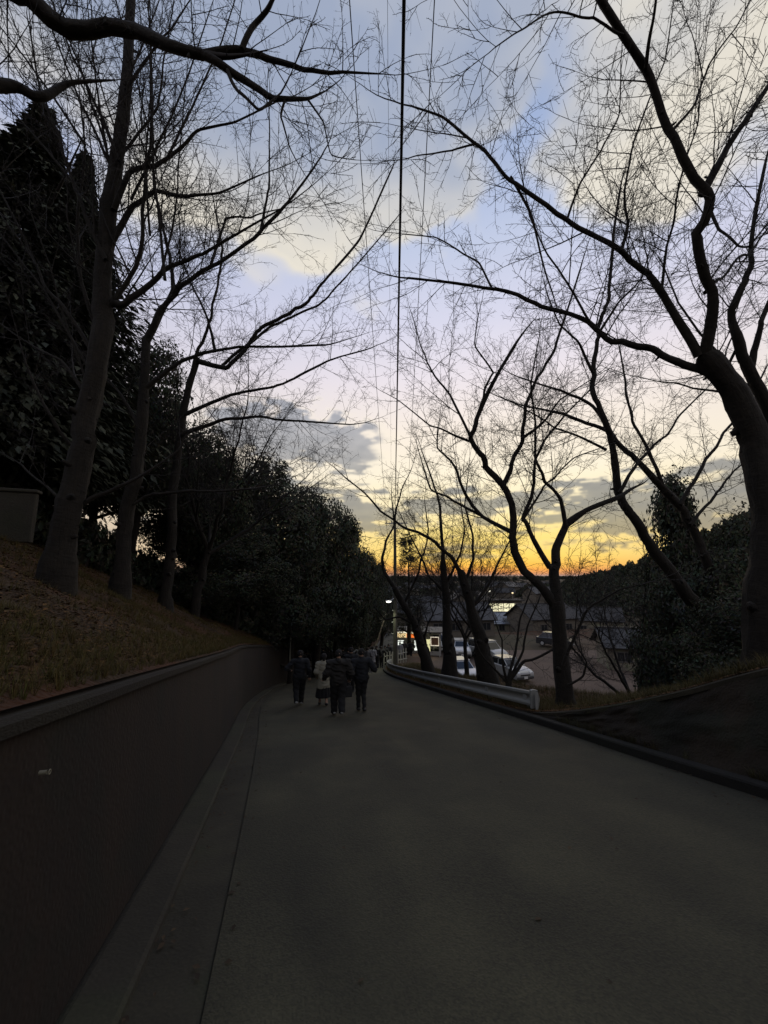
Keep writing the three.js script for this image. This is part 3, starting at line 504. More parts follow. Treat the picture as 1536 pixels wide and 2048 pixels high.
// left: three trunks on the slope
tracedTree('bare tree with the thickest trunk on the left slope, cut stubs on its side', 22, { ...NEAR, lift: .95, reach: 2.2, gap: 1.1 }, [[5.6, 5.2], 84, 20, [112, 1172, 124, 1090, 138, 1000, 165, 880, 190, 750, 205, 620, 212, 500, 226, 390, 240, 285, 254, 160, 260, 40, 264, -60]], [
  [[5.3, 5.0], 18, 4, [228, 420, 262, 352, 320, 330, 362, 300, 400, 262, 470, 244, 550, 205], {}],
  [[5.4, 5.2], 20, 4, [214, 500, 262, 410, 310, 380, 380, 390, 440, 385, 520, 350], {}],
  [[5.5, 5.2], 24, 5, [208, 600, 250, 610, 320, 552, 345, 520, 400, 505, 470, 470, 540, 430], {}],
  [[5.5, 5.2], 18, 5, [206, 640, 240, 580, 275, 520, 285, 420, 300, 300, 304, 180, 300, 60], {}],
  [[5.5, 6], 10, 3, [130, 1010, 85, 968, 40, 928, -20, 892], { dens: .4 }],
  [[5.6, 5.6], 14, 12, [168, 1008, 205, 990, 250, 968], { dens: .05 }],
  [[5.6, 5.4], 11, 9, [140, 890, 118, 860, 100, 830], { dens: .05 }],
  [[5.4, 5.4], 15, 4, [195, 720, 140, 640, 90, 560, 40, 460, 0, 380], {}],
  [[5.3, 5.2], 14, 4, [212, 520, 160, 400, 130, 300, 80, 180, 60, 60], {}],
  [[5.2, 5], 12, 3, [236, 320, 200, 220, 150, 120, 110, 20], {}],
  [[5.4, 5.6], 12, 3, [180, 800, 120, 720, 60, 690, -10, 640], {}],
  [[5.2, 5], 11, 3, [252, 180, 290, 110, 340, 60, 380, 0], {}],
  [[5.3, 5.1], 12, 3, [224, 400, 250, 300, 310, 220, 330, 110, 345, 20], {}],
  [[5.2, 5.0], 8, 3, [300, 470, 290, 330, 301, 180, 304, 40], { dens: .7, wob: .35, reach: 1.2 }],
  [[5.2, 5.0], 10, 3, [330, 560, 318, 430, 305, 290, 302, 120, 300, 0], { dens: .7, wob: .35, reach: 1.2 }],
  [[5.3, 5.0], 9, 3, [222, 335, 160, 200, 112, 80, 80, -10], { dens: .7, wob: .35, reach: 1.2 }],
  [[5.3, 5], 8, 3, [224, 340, 185, 210, 140, 80, 115, -20], { dens: .7, wob: .35, reach: 1.2 }],
  [[5.2, 5], 8, 3, [215, 310, 192, 170, 176, 20], { dens: .7, wob: .35, reach: 1.2 }],
  [[5.4, 5.2], 9, 3, [205, 440, 110, 320, 50, 250, -20, 180], { dens: .7, wob: .35, reach: 1.2 }],
  [[5.3, 5.1], 8, 3, [170, 290, 90, 170, 30, 90, -20, 30], { dens: .7, wob: .35, reach: 1.2 }],
  [[5.1, 5], 7, 3, [250, 170, 290, 80, 322, -10], { dens: .7, wob: .35, reach: 1.2 }],
  [[5.3, 5.1], 8, 3, [262, 400, 330, 260, 380, 140, 420, 20], { dens: .7, wob: .35, reach: 1.2 }],
  [[5.3, 5], 8, 3, [330, 325, 390, 200, 440, 90, 470, 0], { dens: .7, wob: .35, reach: 1.2 }],
  [[5.4, 5.2], 8, 3, [320, 552, 350, 430, 360, 300, 372, 160], { dens: .7, wob: .35, reach: 1.2 }],
  [[5.5, 5.4], 9, 3, [190, 760, 100, 600, 40, 520, -20, 440], { dens: .7, wob: .35, reach: 1.2 }],
  [[5.5, 5.4], 8, 3, [185, 800, 130, 640, 95, 520, 60, 420], { dens: .7, wob: .35, reach: 1.2 }],
  [[5.5, 5.3], 14, 4, [200, 680, 160, 560, 150, 440, 170, 300, 160, 200], {}],
]);
tracedTree('bare tree with a crooked middle trunk of three on the left slope', 23, { ...NEAR, lift: .75, gap: 1.05 }, [[8.2, 8], 50, 22, [238, 1196, 248, 1130, 254, 1046, 268, 975, 277, 930, 284, 850, 290, 760, 292, 680]], [
  [[8, 7.2], 20, 6, [290, 690, 320, 622, 365, 573, 430, 530, 521, 463, 580, 400, 626, 338], {}],
  [[8, 8.6], 15, 5, [286, 780, 340, 742, 400, 708, 470, 695, 568, 693, 650, 690], {}],
  [[8, 7.4], 14, 4, [292, 690, 345, 575, 330, 480, 312, 380, 305, 280, 300, 160], {}],
  [[8, 8.2], 12, 4, [280, 860, 240, 790, 170, 720, 100, 640], {}],
  [[7.8, 7.4], 9, 3, [420, 535, 450, 440, 505, 430, 560, 418], {}],
  [[8.1, 8.4], 11, 6, [262, 1010, 310, 990, 400, 985, 500, 978], { dens: .5 }],
  [[8, 7.6], 9, 3, [521, 463, 535, 380, 540, 300, 538, 220], { dens: .7 }],
]);
tracedTree('bare tree with the slimmest straight trunk of three on the left slope', 24, { ...NEAR, lift: .6, gap: 1.0 }, [[11.2, 11], 32, 16, [332, 1190, 340, 1110, 345, 1046, 352, 936, 362, 860, 376, 780, 395, 720]], [
  [[11, 9.6], 16, 5, [395, 722, 453, 735, 521, 661, 590, 620, 640, 575, 719, 479, 781, 344], { reach: 1 }],
  [[11, 10], 10, 3, [440, 735, 540, 655, 640, 605, 700, 545, 790, 440], { reach: .9 }],
  [[11, 11], 14, 4, [360, 870, 430, 846, 510, 833, 600, 842, 698, 849], {}],
  [[11, 10.4], 12, 4, [380, 770, 400, 690, 430, 600, 445, 500, 430, 420], {}],
  [[11, 11.6], 12, 4, [368, 830, 460, 790, 560, 770, 660, 720, 730, 700], {}],
  [[11, 10.6], 10, 3, [430, 700, 415, 640, 380, 560, 350, 480], {}],
]);
freeTree('fine twiggy bare tree in front of the evergreens, right of the three left trunks', 25, [-6.6, -14.2], 8.4, .14, { ...MID, gap: 1.15 }, .42, [.16, 0], 5);
freeTree('bare tree behind the slope trunks, its crown filling the gap over the evergreens', 26, [-8.6, -17.5], 10, .16, { ...FAR }, .42, [.2, 0], 5);
freeTree('small bare tree far up the left slope at the frame edge', 27, [-9.6, -9.5], 8.5, .13, { ...MID, gap: 1.4 }, .4, [.1, 0], 4);
freeTree('bare tree behind the biggest trunk, its fine crown against the pale sky at right', 28, [13.5, -14.5], 7.2, .13, { ...MID, gap: 1.05 }, .5, [-.1, 0], 5);
freeTree('bare tree in the dip right of the car park, crown behind the two crossing stems', 29, [11.5, -19.5], 9.5, .15, { ...FAR, gap: 1.3 }, .45, [0, 0], 5);
freeTree('bare tree low on the bank left of the upright stem', 30, [4.0, -17.5], 6.4, .1, { ...FAR, gap: 1.4 }, .36, [-.1, 0], 4);
freeTree('bare tree at the foot of the bank, between the upright stem and the arching limb', 31, [4.2, -21.5], 7.6, .11, { ...FAR, gap: 1.4 }, .4, [0, 0], 4);
freeTree('bare tree beyond the guardrail bend beside the utility pole', 32, [2.6, -24], 6.6, .1, { ...FAR, gap: 1.5 }, .34, [-.15, 0], 4);

// ------------------------------------------------------------------ evergreens: leaf faces spread through the crown's volume
function leafQuad(mb, c, d, n, len, wid, col) {
  const s = d.clone().cross(n).normalize(), o = mb.p.length / 3, fold = n.clone().multiplyScalar(wid * .25);
  const a = c.clone().addScaledVector(d, -len / 2), b = c.clone().addScaledVector(d, len / 2), e = c.clone().addScaledVector(s, wid / 2).add(fold), f = c.clone().addScaledVector(s, -wid / 2).add(fold);
  for (const p of [a, e, b, f]) { mb.p.push(p.x, p.y, p.z); mb.c.push(...col); }
  mb.i.push(o, o + 1, o + 2, o, o + 2, o + 3);
}
const rv = (rnd) => { const v = V(0, 0, 0); do v.set(rnd() * 2 - 1, rnd() * 2 - 1, rnd() * 2 - 1); while (v.lengthSq() > 1 || v.lengthSq() < .01); return v; };
const LEAFY = [[.07, .075, .054], [.058, .065, .047], [.078, .082, .057], [.062, .071, .058]];
// a broad crown one metre tall: lobes with ragged clumps
function broadCrown(seed, lobes, clumps, per, size) {
  const rnd = rng(seed), mb = new MB();
  for (let k = 0; k < clumps; k++) {
    const L = lobes[Math.floor(rnd() * lobes.length)], u = rv(rnd).normalize(), r = .55 + .5 * rnd() ** .6, c = V(L[0] + u.x * L[3] * r, L[1] + u.y * L[4] * r, L[2] + u.z * L[3] * r), cs = lerp(.03, .085, rnd()), tint = LEAFY[Math.floor(rnd() * 4)], kk = lerp(.7, 1.3, rnd());
    for (let i = 0; i < per; i++) { const p = c.clone().addScaledVector(rv(rnd), cs), n = u.clone().addScaledVector(rv(rnd), .9).normalize(), d = rv(rnd).cross(n).normalize(); leafQuad(mb, p, d, n, size * lerp(.7, 1.4, rnd()), size * lerp(.35, .6, rnd()), tint.map((q) => q * kk * lerp(.8, 1.2, rnd()))); }
  }
  return mb.geo(true);
}
// a conifer one metre tall: drooping fronds in whorls
function coniferCrown(seed, n, width, size, layered = 0) {
  const rnd = rng(seed), mb = new MB();
  for (let k = 0; k < n; k++) {
    let h = .1 + .9 * rnd() ** 1.15; if (layered) h = (Math.floor(h * layered) + .7 * (rnd() + rnd() - 1) + .5) / layered;
    const prof = layered ? .35 + .65 * (1 - h) : Math.min(1, (1.02 - h) * 2.1) * (.62 + .38 * (1 - h)), R = width * prof * lerp(.75, 1.12, rnd()) * (.8 + .5 * vnoise(h * 9, Math.floor(rnd() * 9), seed)), f = rnd() * 6.283, dir = V(Math.cos(f), 0, Math.sin(f)), kk = lerp(.7, 1.25, rnd()), tint = LEAFY[k % 4];
    const m = 14;
    for (let i = 0; i < m; i++) { const t = .25 + .75 * (i + rnd()) / m, p = dir.clone().multiplyScalar(R * t); p.y = h + (layered ? .02 * t : .05 * t - .09 * t * t) + (rnd() - .5) * .018; p.x += (rnd() - .5) * .03; p.z += (rnd() - .5) * .03; const d = dir.clone().add(V(0, layered ? .1 : -.5 - .5 * rnd(), 0)).addScaledVector(rv(rnd), .5).normalize(), nn = V(0, 1, 0).addScaledVector(rv(rnd), .6).normalize(); leafQuad(mb, p, d, nn, size * lerp(.8, 1.5, rnd()), size * lerp(.3, .5, rnd()), tint.map((q) => q * kk)); }
  }
  return mb.geo(true);
}
const ROUND = [[0, .68, 0, .22, .22], [.16, .55, .06, .2, .18], [-.17, .52, -.04, .2, .18], [.02, .5, -.17, .2, .2], [-.03, .46, .17, .2, .18], [.08, .8, -.02, .14, .16], [-.1, .74, .06, .14, .14], [.2, .4, -.08, .15, .12], [-.2, .36, .1, .16, .12]];
const TALL = [[0, .78, 0, .15, .2], [.08, .6, .05, .18, .2], [-.09, .55, -.05, .18, .2], [.05, .42, -.1, .2, .18], [-.06, .36, .1, .2, .16], [.02, .9, .02, .09, .1], [.14, .34, .08, .15, .12]];
const CROWNS = { round: broadCrown(301, ROUND, 660, 44, .02), tall: broadCrown(302, TALL, 620, 44, .021), wide: broadCrown(303, ROUND.map(([a, b, c, d, e]) => [c * 1.1, b, a * 1.1, d, e]), 620, 44, .021), cedar: coniferCrown(304, 2000, .27, .021), pine: coniferCrown(305, 520, .34, .03, 7) };
function evergreen(kind, label, [x, z], height, width, seed, group, y0) {
  const y = y0 ?? groundAt(x, z), t = thing(kind === 'cedar' || kind === 'pine' ? 'conifer_tree' : 'evergreen_tree', label, 'tree', [x, y, z], seed * 1.7, group), mb = new MB(), rnd = rng(seed);
  const pts = [V(0, -.3, 0), V((rnd() - .5) * .3, height * .3, (rnd() - .5) * .3), V((rnd() - .5) * .3, height * .75, (rnd() - .5) * .3)]; const c = resample(pts, [height * .022, height * .017, height * .006], .4, rnd, .1);
  tube(mb, c.pts, c.rad, 10);
  for (let k = 0; k < 7; k++) { const i = Math.floor(c.pts.length * lerp(.25, .9, rnd())), f = rnd() * 6.28, q = c.pts[i], L = width * lerp(.18, .34, rnd()); tube(mb, [q, q.clone().add(V(Math.cos(f) * L * .6, L * .3, Math.sin(f) * L * .6)), q.clone().add(V(Math.cos(f) * L, L * .6, Math.sin(f) * L))], [c.rad[i] * .5, c.rad[i] * .35, .01], 7); }
  part('trunk', mb.geo(), M.bark, t);
  const cr = part('crown', CROWNS[kind], M.leaf, t); cr.scale.set(width, height, width); cr.rotation.y = rnd() * 6.28;
  return t;
}
const WOOD = 'evergreen trees massed along the left of the road';
const top = (px, py, z) => { const p = at(px, py, z); return [p.x, p.z, p.y]; };
function byTop(kind, label, px, py, z, width, seed, group) { const [x, zz, y] = top(px, py, z), g = groundAt(x, zz); return evergreen(kind, label, [x, zz], y - g, width, seed, group); }
byTop('cedar', 'tallest dark conifer with a pointed top behind the thickest left trunk', 88, 225, 9, 12, 401, WOOD);
byTop('cedar', 'dark conifer cut by the left frame edge, its top just below its taller neighbour', -40, 330, 9.5, 11, 402, WOOD);
byTop('cedar', 'narrow dark conifer tip just right of the tallest conifer', 172, 318, 11, 9, 403, WOOD);
byTop('wide', 'dark evergreen behind the left trunks with a flat spray pointing right', 300, 668, 13.5, 5.5, 404, WOOD);
byTop('wide', 'drooping dark evergreen spray behind the slim trunk', 425, 850, 17, 6, 405, WOOD);
byTop('round', 'dense dark evergreen low behind the pale slab on the slope', 60, 800, 11.5, 8, 406, WOOD);
byTop('round', 'dense dark evergreen between the thickest trunk and the crooked trunk', 210, 760, 14.5, 8, 407, WOOD);
byTop('round', 'round evergreen at the upper left of the roadside mass', 400, 925, 19, 8, 408, WOOD);
byTop('round', 'biggest round evergreen forming the hump of the roadside mass', 545, 905, 22, 9.5, 409, WOOD);
byTop('wide', 'round evergreen on the right shoulder of the hump', 640, 965, 25, 8.5, 410, WOOD);
byTop('tall', 'evergreen with a ragged crown where the mass steps down to the road', 700, 1040, 29, 7.5, 411, WOOD);
byTop('wide', 'low evergreen at the right end of the mass, left of the utility pole', 728, 1095, 37, 7, 412, WOOD);
byTop('tall', 'small dark evergreen behind the street lamp', 762, 1130, 42, 6, 413, WOOD);
byTop('round', 'dark evergreen filling the foot of the hump above the wall end', 480, 1060, 17, 6.5, 414, WOOD);
byTop('wide', 'dark evergreen hanging low over the wall bend', 590, 1085, 21.5, 6.5, 415, WOOD);
byTop('round', 'dark evergreen low over the walkers, beside the pale saplings', 672, 1135, 27, 6, 416, WOOD);
byTop('pine', 'layered pine with flat tiers right of the utility pole', 815, 1072, 42, 6.5, 417);
byTop('tall', 'dark evergreen with a pointed top right of the sinuous knotted stem', 1338, 965, 16, 6, 418, 'dark evergreens at right');
byTop('round', 'dark evergreen with ragged gaps behind the trunk at the right edge', 1470, 1015, 15, 6.5, 419, 'dark evergreens at right');
byTop('wide', 'low dark evergreen at the foot of the pointed one', 1395, 1090, 13.5, 5.5, 420, 'dark evergreens at right');
byTop('round', 'dark evergreen shrub under the trunk at the right edge', 1500, 1150, 10, 4.5, 421, 'dark evergreens at right');

// undergrowth, far woods, grass, fallen leaves: nobody could count them
function instances(name, geo, m, mats, label, category, cols) {
  const o = new THREE.InstancedMesh(geo, m, mats.length); mats.forEach((q, i) => { o.setMatrixAt(i, q); if (cols) o.setColorAt(i, cols[i]); });
  o.name = numbered(name); o.castShadow = o.receiveShadow = true; scene.add(o); return tag(o, label, category, null, 'stuff');
}
const place = (x, y, z, ry, sx, sy = sx, rx = 0, rz = 0) => new THREE.Matrix4().compose(V(x, y, z), new THREE.Quaternion().setFromEuler(new THREE.Euler(rx, ry, rz, 'YXZ')), V(sx, sy, sx));
{
  const bush = broadCrown(331, [[0, .35, 0, .42, .34], [.3, .25, .1, .3, .24], [-.28, .22, -.12, .32, .24], [.05, .2, -.32, .3, .22], [-.06, .6, .04, .24, .22]], 90, 14, .12), rnd = rng(77), L = [];
  for (let k = 0; k < 460; k++) { const s = lerp(-4, 52, rnd()), w0 = s < 14 ? lerp(6.5, 4.2, smooth(8, 14, s)) : lerp(4.2, .8, smooth(14, 22, s)), w = w0 + 9 * rnd() ** 1.6, q = P(s, edgeL(s) - w, 0); L.push(place(q.x, leftY(s, w) - .15, q.z, rnd() * 6.28, lerp(.8, 1.9, rnd()), lerp(.9, 1.9, rnd()) * (1 + .5 * smooth(16, 24, s)))); }
  instances('undergrowth', bush, M.leaf, L, 'dark tangled undergrowth beneath the evergreens on the left slope', 'undergrowth');
  const R = [];
  for (let k = 0; k < 150; k++) { const s = lerp(-2, 16, rnd()), w = (s < 5 ? 2.0 : lerp(3.2, 5.6, smooth(5, 9, s))) + 7 * rnd(), q = P(s, edgeR(s) + w, 0); if (q.x < 5.9 || (q.x - .62 * -q.z < .2)) continue; R.push(place(q.x, rightY(s, w) - .15, q.z, rnd() * 6.28, lerp(.6, 1.2, rnd()), lerp(.6, 1.1, rnd()))); }
  for (let k = 0; k < 60; k++) { const x = lerp(13, 28, rnd()), z = -lerp(17, 26, rnd()) - (x - 13) * .1; if (x / -z < .74) continue; R.push(place(x, Math.max(landY(x, z), groundAt(x, z)) - .2, z, rnd() * 6.28, lerp(1, 2.2, rnd()))); }
  instances('undergrowth', bush, M.leaf, R, 'dark low bushes on the bank at the right edge of the picture', 'undergrowth');
  // far woods: crowns on the right-hand hill and along the horizon
  const F = []; for (let k = 0; k < 2600; k++) { const a = lerp(-.9, 1.15, rnd()), r = 125 + 120 * rnd(), x = Math.sin(a) * r, z = -Math.cos(a) * r, y = landY(x, z); if (y > -9) F.push(place(x, y - 1, z, rnd() * 6.28, lerp(3.5, 6.5, rnd()), lerp(4, 8, rnd()))); }
  instances('hill_forest', bush, M.leaf, F, 'dark wooded hillside rising to the right behind the houses', 'forest');
  const H = []; for (let k = 0; k < 5200; k++) { const a = lerp(-.8, .8, rnd()), r = 260 + 1500 * rnd() ** 1.4, x = Math.sin(a) * r, z = -Math.cos(a) * r, y = landY(x, z); if (fbm(x * .006, z * .006, 3, 4) < .5) continue; const sc = lerp(5, 9, rnd()) * (1 + r / 1500); H.push(place(x, y - 2, z, rnd() * 6.28, sc, sc * .9)); }
  instances('far_forest', bush, M.leaf, H, 'far dark belts of woodland along the horizon under the sunset', 'forest');
}
{
  const rnd = rng(88), mb = new MB();
  for (let k = 0; k < 9; k++) { const f = rnd() * 6.28, r = .05 * rnd(), h = lerp(.5, 1, rnd()), lean = lerp(.15, .6, rnd()), w = .011, x = Math.cos(f) * r, z = Math.sin(f) * r, tx = -Math.sin(f) * w, tz = Math.cos(f) * w, o = mb.p.length / 3; mb.p.push(x - tx, 0, z - tz, x + tx, 0, z + tz, x + Math.cos(f) * lean * .35 - tx * .6, h * .6, z + Math.sin(f) * lean * .35 - tz * .6, x + Math.cos(f) * lean * .35 + tx * .6, h * .6, z + Math.sin(f) * lean * .35 + tz * .6, x + Math.cos(f) * lean, h, z + Math.sin(f) * lean); mb.i.push(o, o + 1, o + 2, o + 1, o + 3, o + 2, o + 2, o + 3, o + 4); }
  const tuft = mb.geo(true), grassM = mat([1, 1, 1], .9), L = [], C = [], R = [], RC = [];
  const col = (a, b, t, k) => new THREE.Color().setRGB(...mix3(a, b, t).map((q) => q * k));
  for (let k = 0; k < 85000; k++) {
    const s = lerp(-2, 30, rnd() ** 1.5), w = .15 + 7.5 * rnd() ** 1.3, q = P(s, edgeL(s) - w, 0), g = fbm(q.x * .8, q.z * .8, 4, 61); if (rnd() > smooth(.38, .6, g) + .16 + (w < .7 ? .45 : 0)) continue;
    const sc = lerp(.045, .15, rnd() ** 1.4); L.push(place(q.x, leftY(s, w) - .012, q.z, rnd() * 6.28, sc * 1.3, sc, (rnd() - .5) * .5, (rnd() - .5) * .5)); C.push(col([.064, .062, .008], [.085, .05, .009], rnd(), lerp(.6, 1.25, rnd())));
  }
  instances('grass', tuft, grassM, L, 'rough green and straw grass patches on the leafy left slope', 'grass', C);
  for (let k = 0; k < 30000; k++) {
    const s = lerp(1, 30, rnd() ** 1.2), w = .3 + (s < 8 ? .36 * wallR(s) : 0) + 5.2 * rnd() ** 1.4, q = P(s, edgeR(s) + w, 0), g = fbm(q.x * .8, q.z * .8, 4, 67); if (rnd() > smooth(.3, .55, g) + .25) continue;
    const sc = lerp(.08, .24, rnd()); R.push(place(q.x, rightY(s, w) - .04, q.z, rnd() * 6.28, sc * 1.3, sc, (rnd() - .5) * .5, (rnd() - .5) * .5)); RC.push(col([.065, .058, .012], [.075, .052, .015], rnd(), lerp(.6, 1.3, rnd())));
  }
  for (let k = 0; k < 1500; k++) { const s = lerp(0, 9, rnd()), q = P(s, edgeR(s) + .17 + .12 * rnd() ** 2, 0), sc = lerp(.05, .2, rnd() ** 2); if (fbm(s * 1.7, 3, 3, 5) < .48) continue; R.push(place(q.x, roadY(s) + .1, q.z, rnd() * 6.28, sc * 1.3, sc)); RC.push(col([.05, .05, .012], [.06, .045, .014], rnd(), lerp(.5, 1.1, rnd()))); }
  instances('grass', tuft, grassM, R, 'yellowish grass along the top of the right bank behind the guardrail', 'grass', RC);
  const lf = new MB(); lf.p.push(-.5, 0, 0, 0, .08, .28, .5, .02, 0, 0, .1, -.28, .62, .12, 0); lf.i.push(0, 1, 2, 0, 2, 3);
  const leafG = lf.geo(true), D = [], DC = [];
  for (let k = 0; k < 150000; k++) {
    const left = rnd() < .78, s = lerp(-1, 26, rnd() ** 1.5), w = left ? .22 + 7 * rnd() ** 1.1 : .2 + 4 * rnd() ** 1.6, q = left ? P(s, edgeL(s) - w, 0) : P(s, edgeR(s) + w + (s < 8 ? .36 * wallR(s) : 0), 0), y = left ? leftY(s, w) : rightY(s, w);
    D.push(place(q.x, y + .008, q.z, rnd() * 6.28, lerp(.03, .06, rnd()), lerp(.03, .07, rnd()), (rnd() - .5) * .9, (rnd() - .5) * .9)); DC.push(col([.075, .03, .007], [.1, .052, .01], rnd(), lerp(.5, 1.4, rnd() ** 1.4)));
  }
  for (let k = 0; k < 900; k++) { const s = lerp(1, 30, rnd()), side = rnd(), l = side < .55 ? edgeL(s) + .27 + .5 * rnd() ** 2 : side < .85 ? edgeR(s) - .5 * rnd() ** 2 : lerp(seamL(s), edgeR(s), rnd()), q = P(s, l, 0); D.push(place(q.x, roadY(s) + .006, q.z, rnd() * 6.28, lerp(.03, .06, rnd()), .05, (rnd() - .5) * .3, (rnd() - .5) * .3)); DC.push(col([.05, .03, .014], [.07, .045, .02], rnd(), lerp(.4, 1, rnd()))); }
  instances('fallen_leaves', leafG, grassM, D, 'brown fallen leaves strewn over the banks and road edges', 'leaves', DC);
}
// pale slab at the upper left, pale saplings at the wood's edge, thin post
{
  const q = at(14, 1000, 6.6), t = thing('concrete_slab', 'pale grey weathered concrete slab standing on the slope at the left edge', 'slab', [q.x - .3, groundAt(q.x - .3, q.z) - .2, q.z], .35);
  part('slab', rbox(1.3, .85, .14, .02, 0, .42, 0), mat([.3, .28, .24], .9, { map: concreteMap, bumpMap: concreteBump, bumpScale: .004 }), t);
  part('cap', rbox(1.36, .06, .2, .02, 0, .875, 0), mat([.34, .31, .26], .9, { map: concreteMap }), t);
}
{
  const spec = [[718, 1292, 726, 1240, 31, 'pale slender sapling at the wood edge, middle of three leaning right'], [684, 1290, 694, 1245, 29, 'pale slender sapling at the wood edge, faintest and furthest left of three'], [752, 1292, 763, 1256, 33, 'pale slender sapling at the wood edge, nearest the street lamp']];
  spec.forEach(([x0, y0, x1, y1, z, label], k) => {
    const a = at(x0, y0, z), b = at(x1, y1, z), g = groundAt(a.x, a.z), d = b.clone().sub(a), base = V(a.x, g, a.z), rnd = rng(600 + k), t = thing('sapling', label, 'sapling', base.toArray()), wood = new MB(), tw = new Twigs(600 + k);
    const tp = [V(0, -.1, 0), a.clone().sub(base).max(V(-9, .3, -9)), b.clone().sub(base), b.clone().sub(base).addScaledVector(d, .35).add(V(.05, .1, 0))];
    bough(wood, tw, rnd, tp, [.055, .05, .04, .015], { ...FAR, dens: .25, reach: .7, from: .5 }); part('trunk', wood.geo(), M.paleBark, t); tw.build(t);
  });
}

// ------------------------------------------------------------------ utility pole, wires, street lamp
const POLE = (() => { const p = at(791, 1330, 33); return V(p.x, roadY(31.8) - .1, p.z); })();
{
  const topY = at(791, 1040, 33).y, h = topY - POLE.y, t = thing('utility_pole', 'tall concrete utility pole at the road bend carrying all the wires', 'utility pole', POLE.toArray());
  part('pole', new THREE.CylinderGeometry(.1, .19, h + .5, 16).translate(0, h / 2, 0), M.pole, t);
  const arm = part('crossarm', merged([box(1.9, .09, .09, .12, h - .25, -.13), bar(V(-.5, h - .28, -.13), V(0, h - .8, -.1), .015), bar(V(.6, h - .28, -.13), V(0, h - .8, -.1), .015)]), M.steel, t);
  for (const x of [-.72, -.28, .95]) part('insulator', new THREE.LatheGeometry([[.02, 0], [.05, .02], [.025, .05], [.045, .07], [.02, .1], [.012, .16]].map((q) => new THREE.Vector2(...q)), 12).translate(x, h - .2, -.13), mat([.4, .4, .38], .3), arm);
  part('pole_step', merged(Array.from({ length: 12 }, (_, k) => bar(V(k % 2 ? .08 : -.08, 2.6 + k * .45, 0), V(k % 2 ? .3 : -.3, 2.6 + k * .45, 0), .011, .011, 5))), M.steel, t);
  const wire = (name, label, px0, z0, end, r, sag) => {
    const a = at(px0, 0, z0), e = V(POLE.x + end[0], topY + end[1], POLE.z + end[2]), d = a.clone().sub(e), far = e.clone().addScaledVector(d, 1.5), pts = [];
    for (let i = 0; i <= 60; i++) { const u = (i / 60) ** .8, p = e.clone().lerp(far, u), L = 1 / 1.5; p.y -= sag * 4 * u * (L - u) / (L * L) * (u < L ? 1 : .4); pts.push(p); }
    const o = thing(name, label, 'wire', e.toArray()), mb = new MB(); tube(mb, pts.map((p) => p.sub(e)), pts.map(() => r), 8); part('strand', mb.geo(), M.black, o);
  };
  wire('overhead_cable', 'thick black overhead cable running straight up the middle of the sky', 808, 3.4, [0, 0, -.02], .021, .12);
  wire('overhead_wire', 'thin overhead wire left of the thick cable', 699, 4.2, [-.72, -.08, -.13], .0075, .1);
  wire('overhead_wire', 'faintest hair-thin overhead wire close to the left of the thick cable', 775, 5.6, [-.28, -.08, -.13], .0036, .1);
  wire('overhead_wire', 'thin overhead wire right of the thick cable', 869, 4.2, [.95, -.08, -.13], .0075, .1);
  // lamp on the pole
  const head = at(780, 1204, 32.6), l = thing('street_lamp', 'small lit white street lamp on an arm of the utility pole', 'street lamp', head.toArray());
  part('lamp_arm', bar(V(.02, .08, 0), V(POLE.x - head.x - .1, .28, POLE.z - head.z + .1), .028), M.steel, l);
  part('lamp_housing', rbox(.5, .1, .24, .04, -.1, .1, .02), M.steel, l);
  part('lamp_lens', new THREE.SphereGeometry(.12, 16, 10).scale(1.7, .62, .9).translate(-.1, .03, .1), glowMat([1, .97, .85], 4), l);
  const p = new THREE.SpotLight(new THREE.Color(1, 1, .74), 26, 40, 1.2, .6); p.position.set(head.x - .1, head.y - .1, head.z + .15); p.target.position.set(head.x - 1.6, head.y - 6, head.z + 1.2); scene.add(p.target); p.castShadow = true; p.shadow.radius = 3; scene.add(p);
}
// thin signless post on the wall end
{
  const a = at(581, 1290, 21.5), y = groundAt(a.x, a.z), t = thing('metal_post', 'thin pale metal post standing alone at the wall bend before the evergreens', 'post', [a.x, y, a.z]), h = at(581, 1188, 21.5).y - y;
  part('post', new THREE.CylinderGeometry(.035, .04, h + .3, 10).translate(0, h / 2, 0), mat([.3, .29, .22], .7), t);
  part('cap', new THREE.SphereGeometry(.05, 10, 8).translate(0, h + .15, 0), M.steel, t);
}
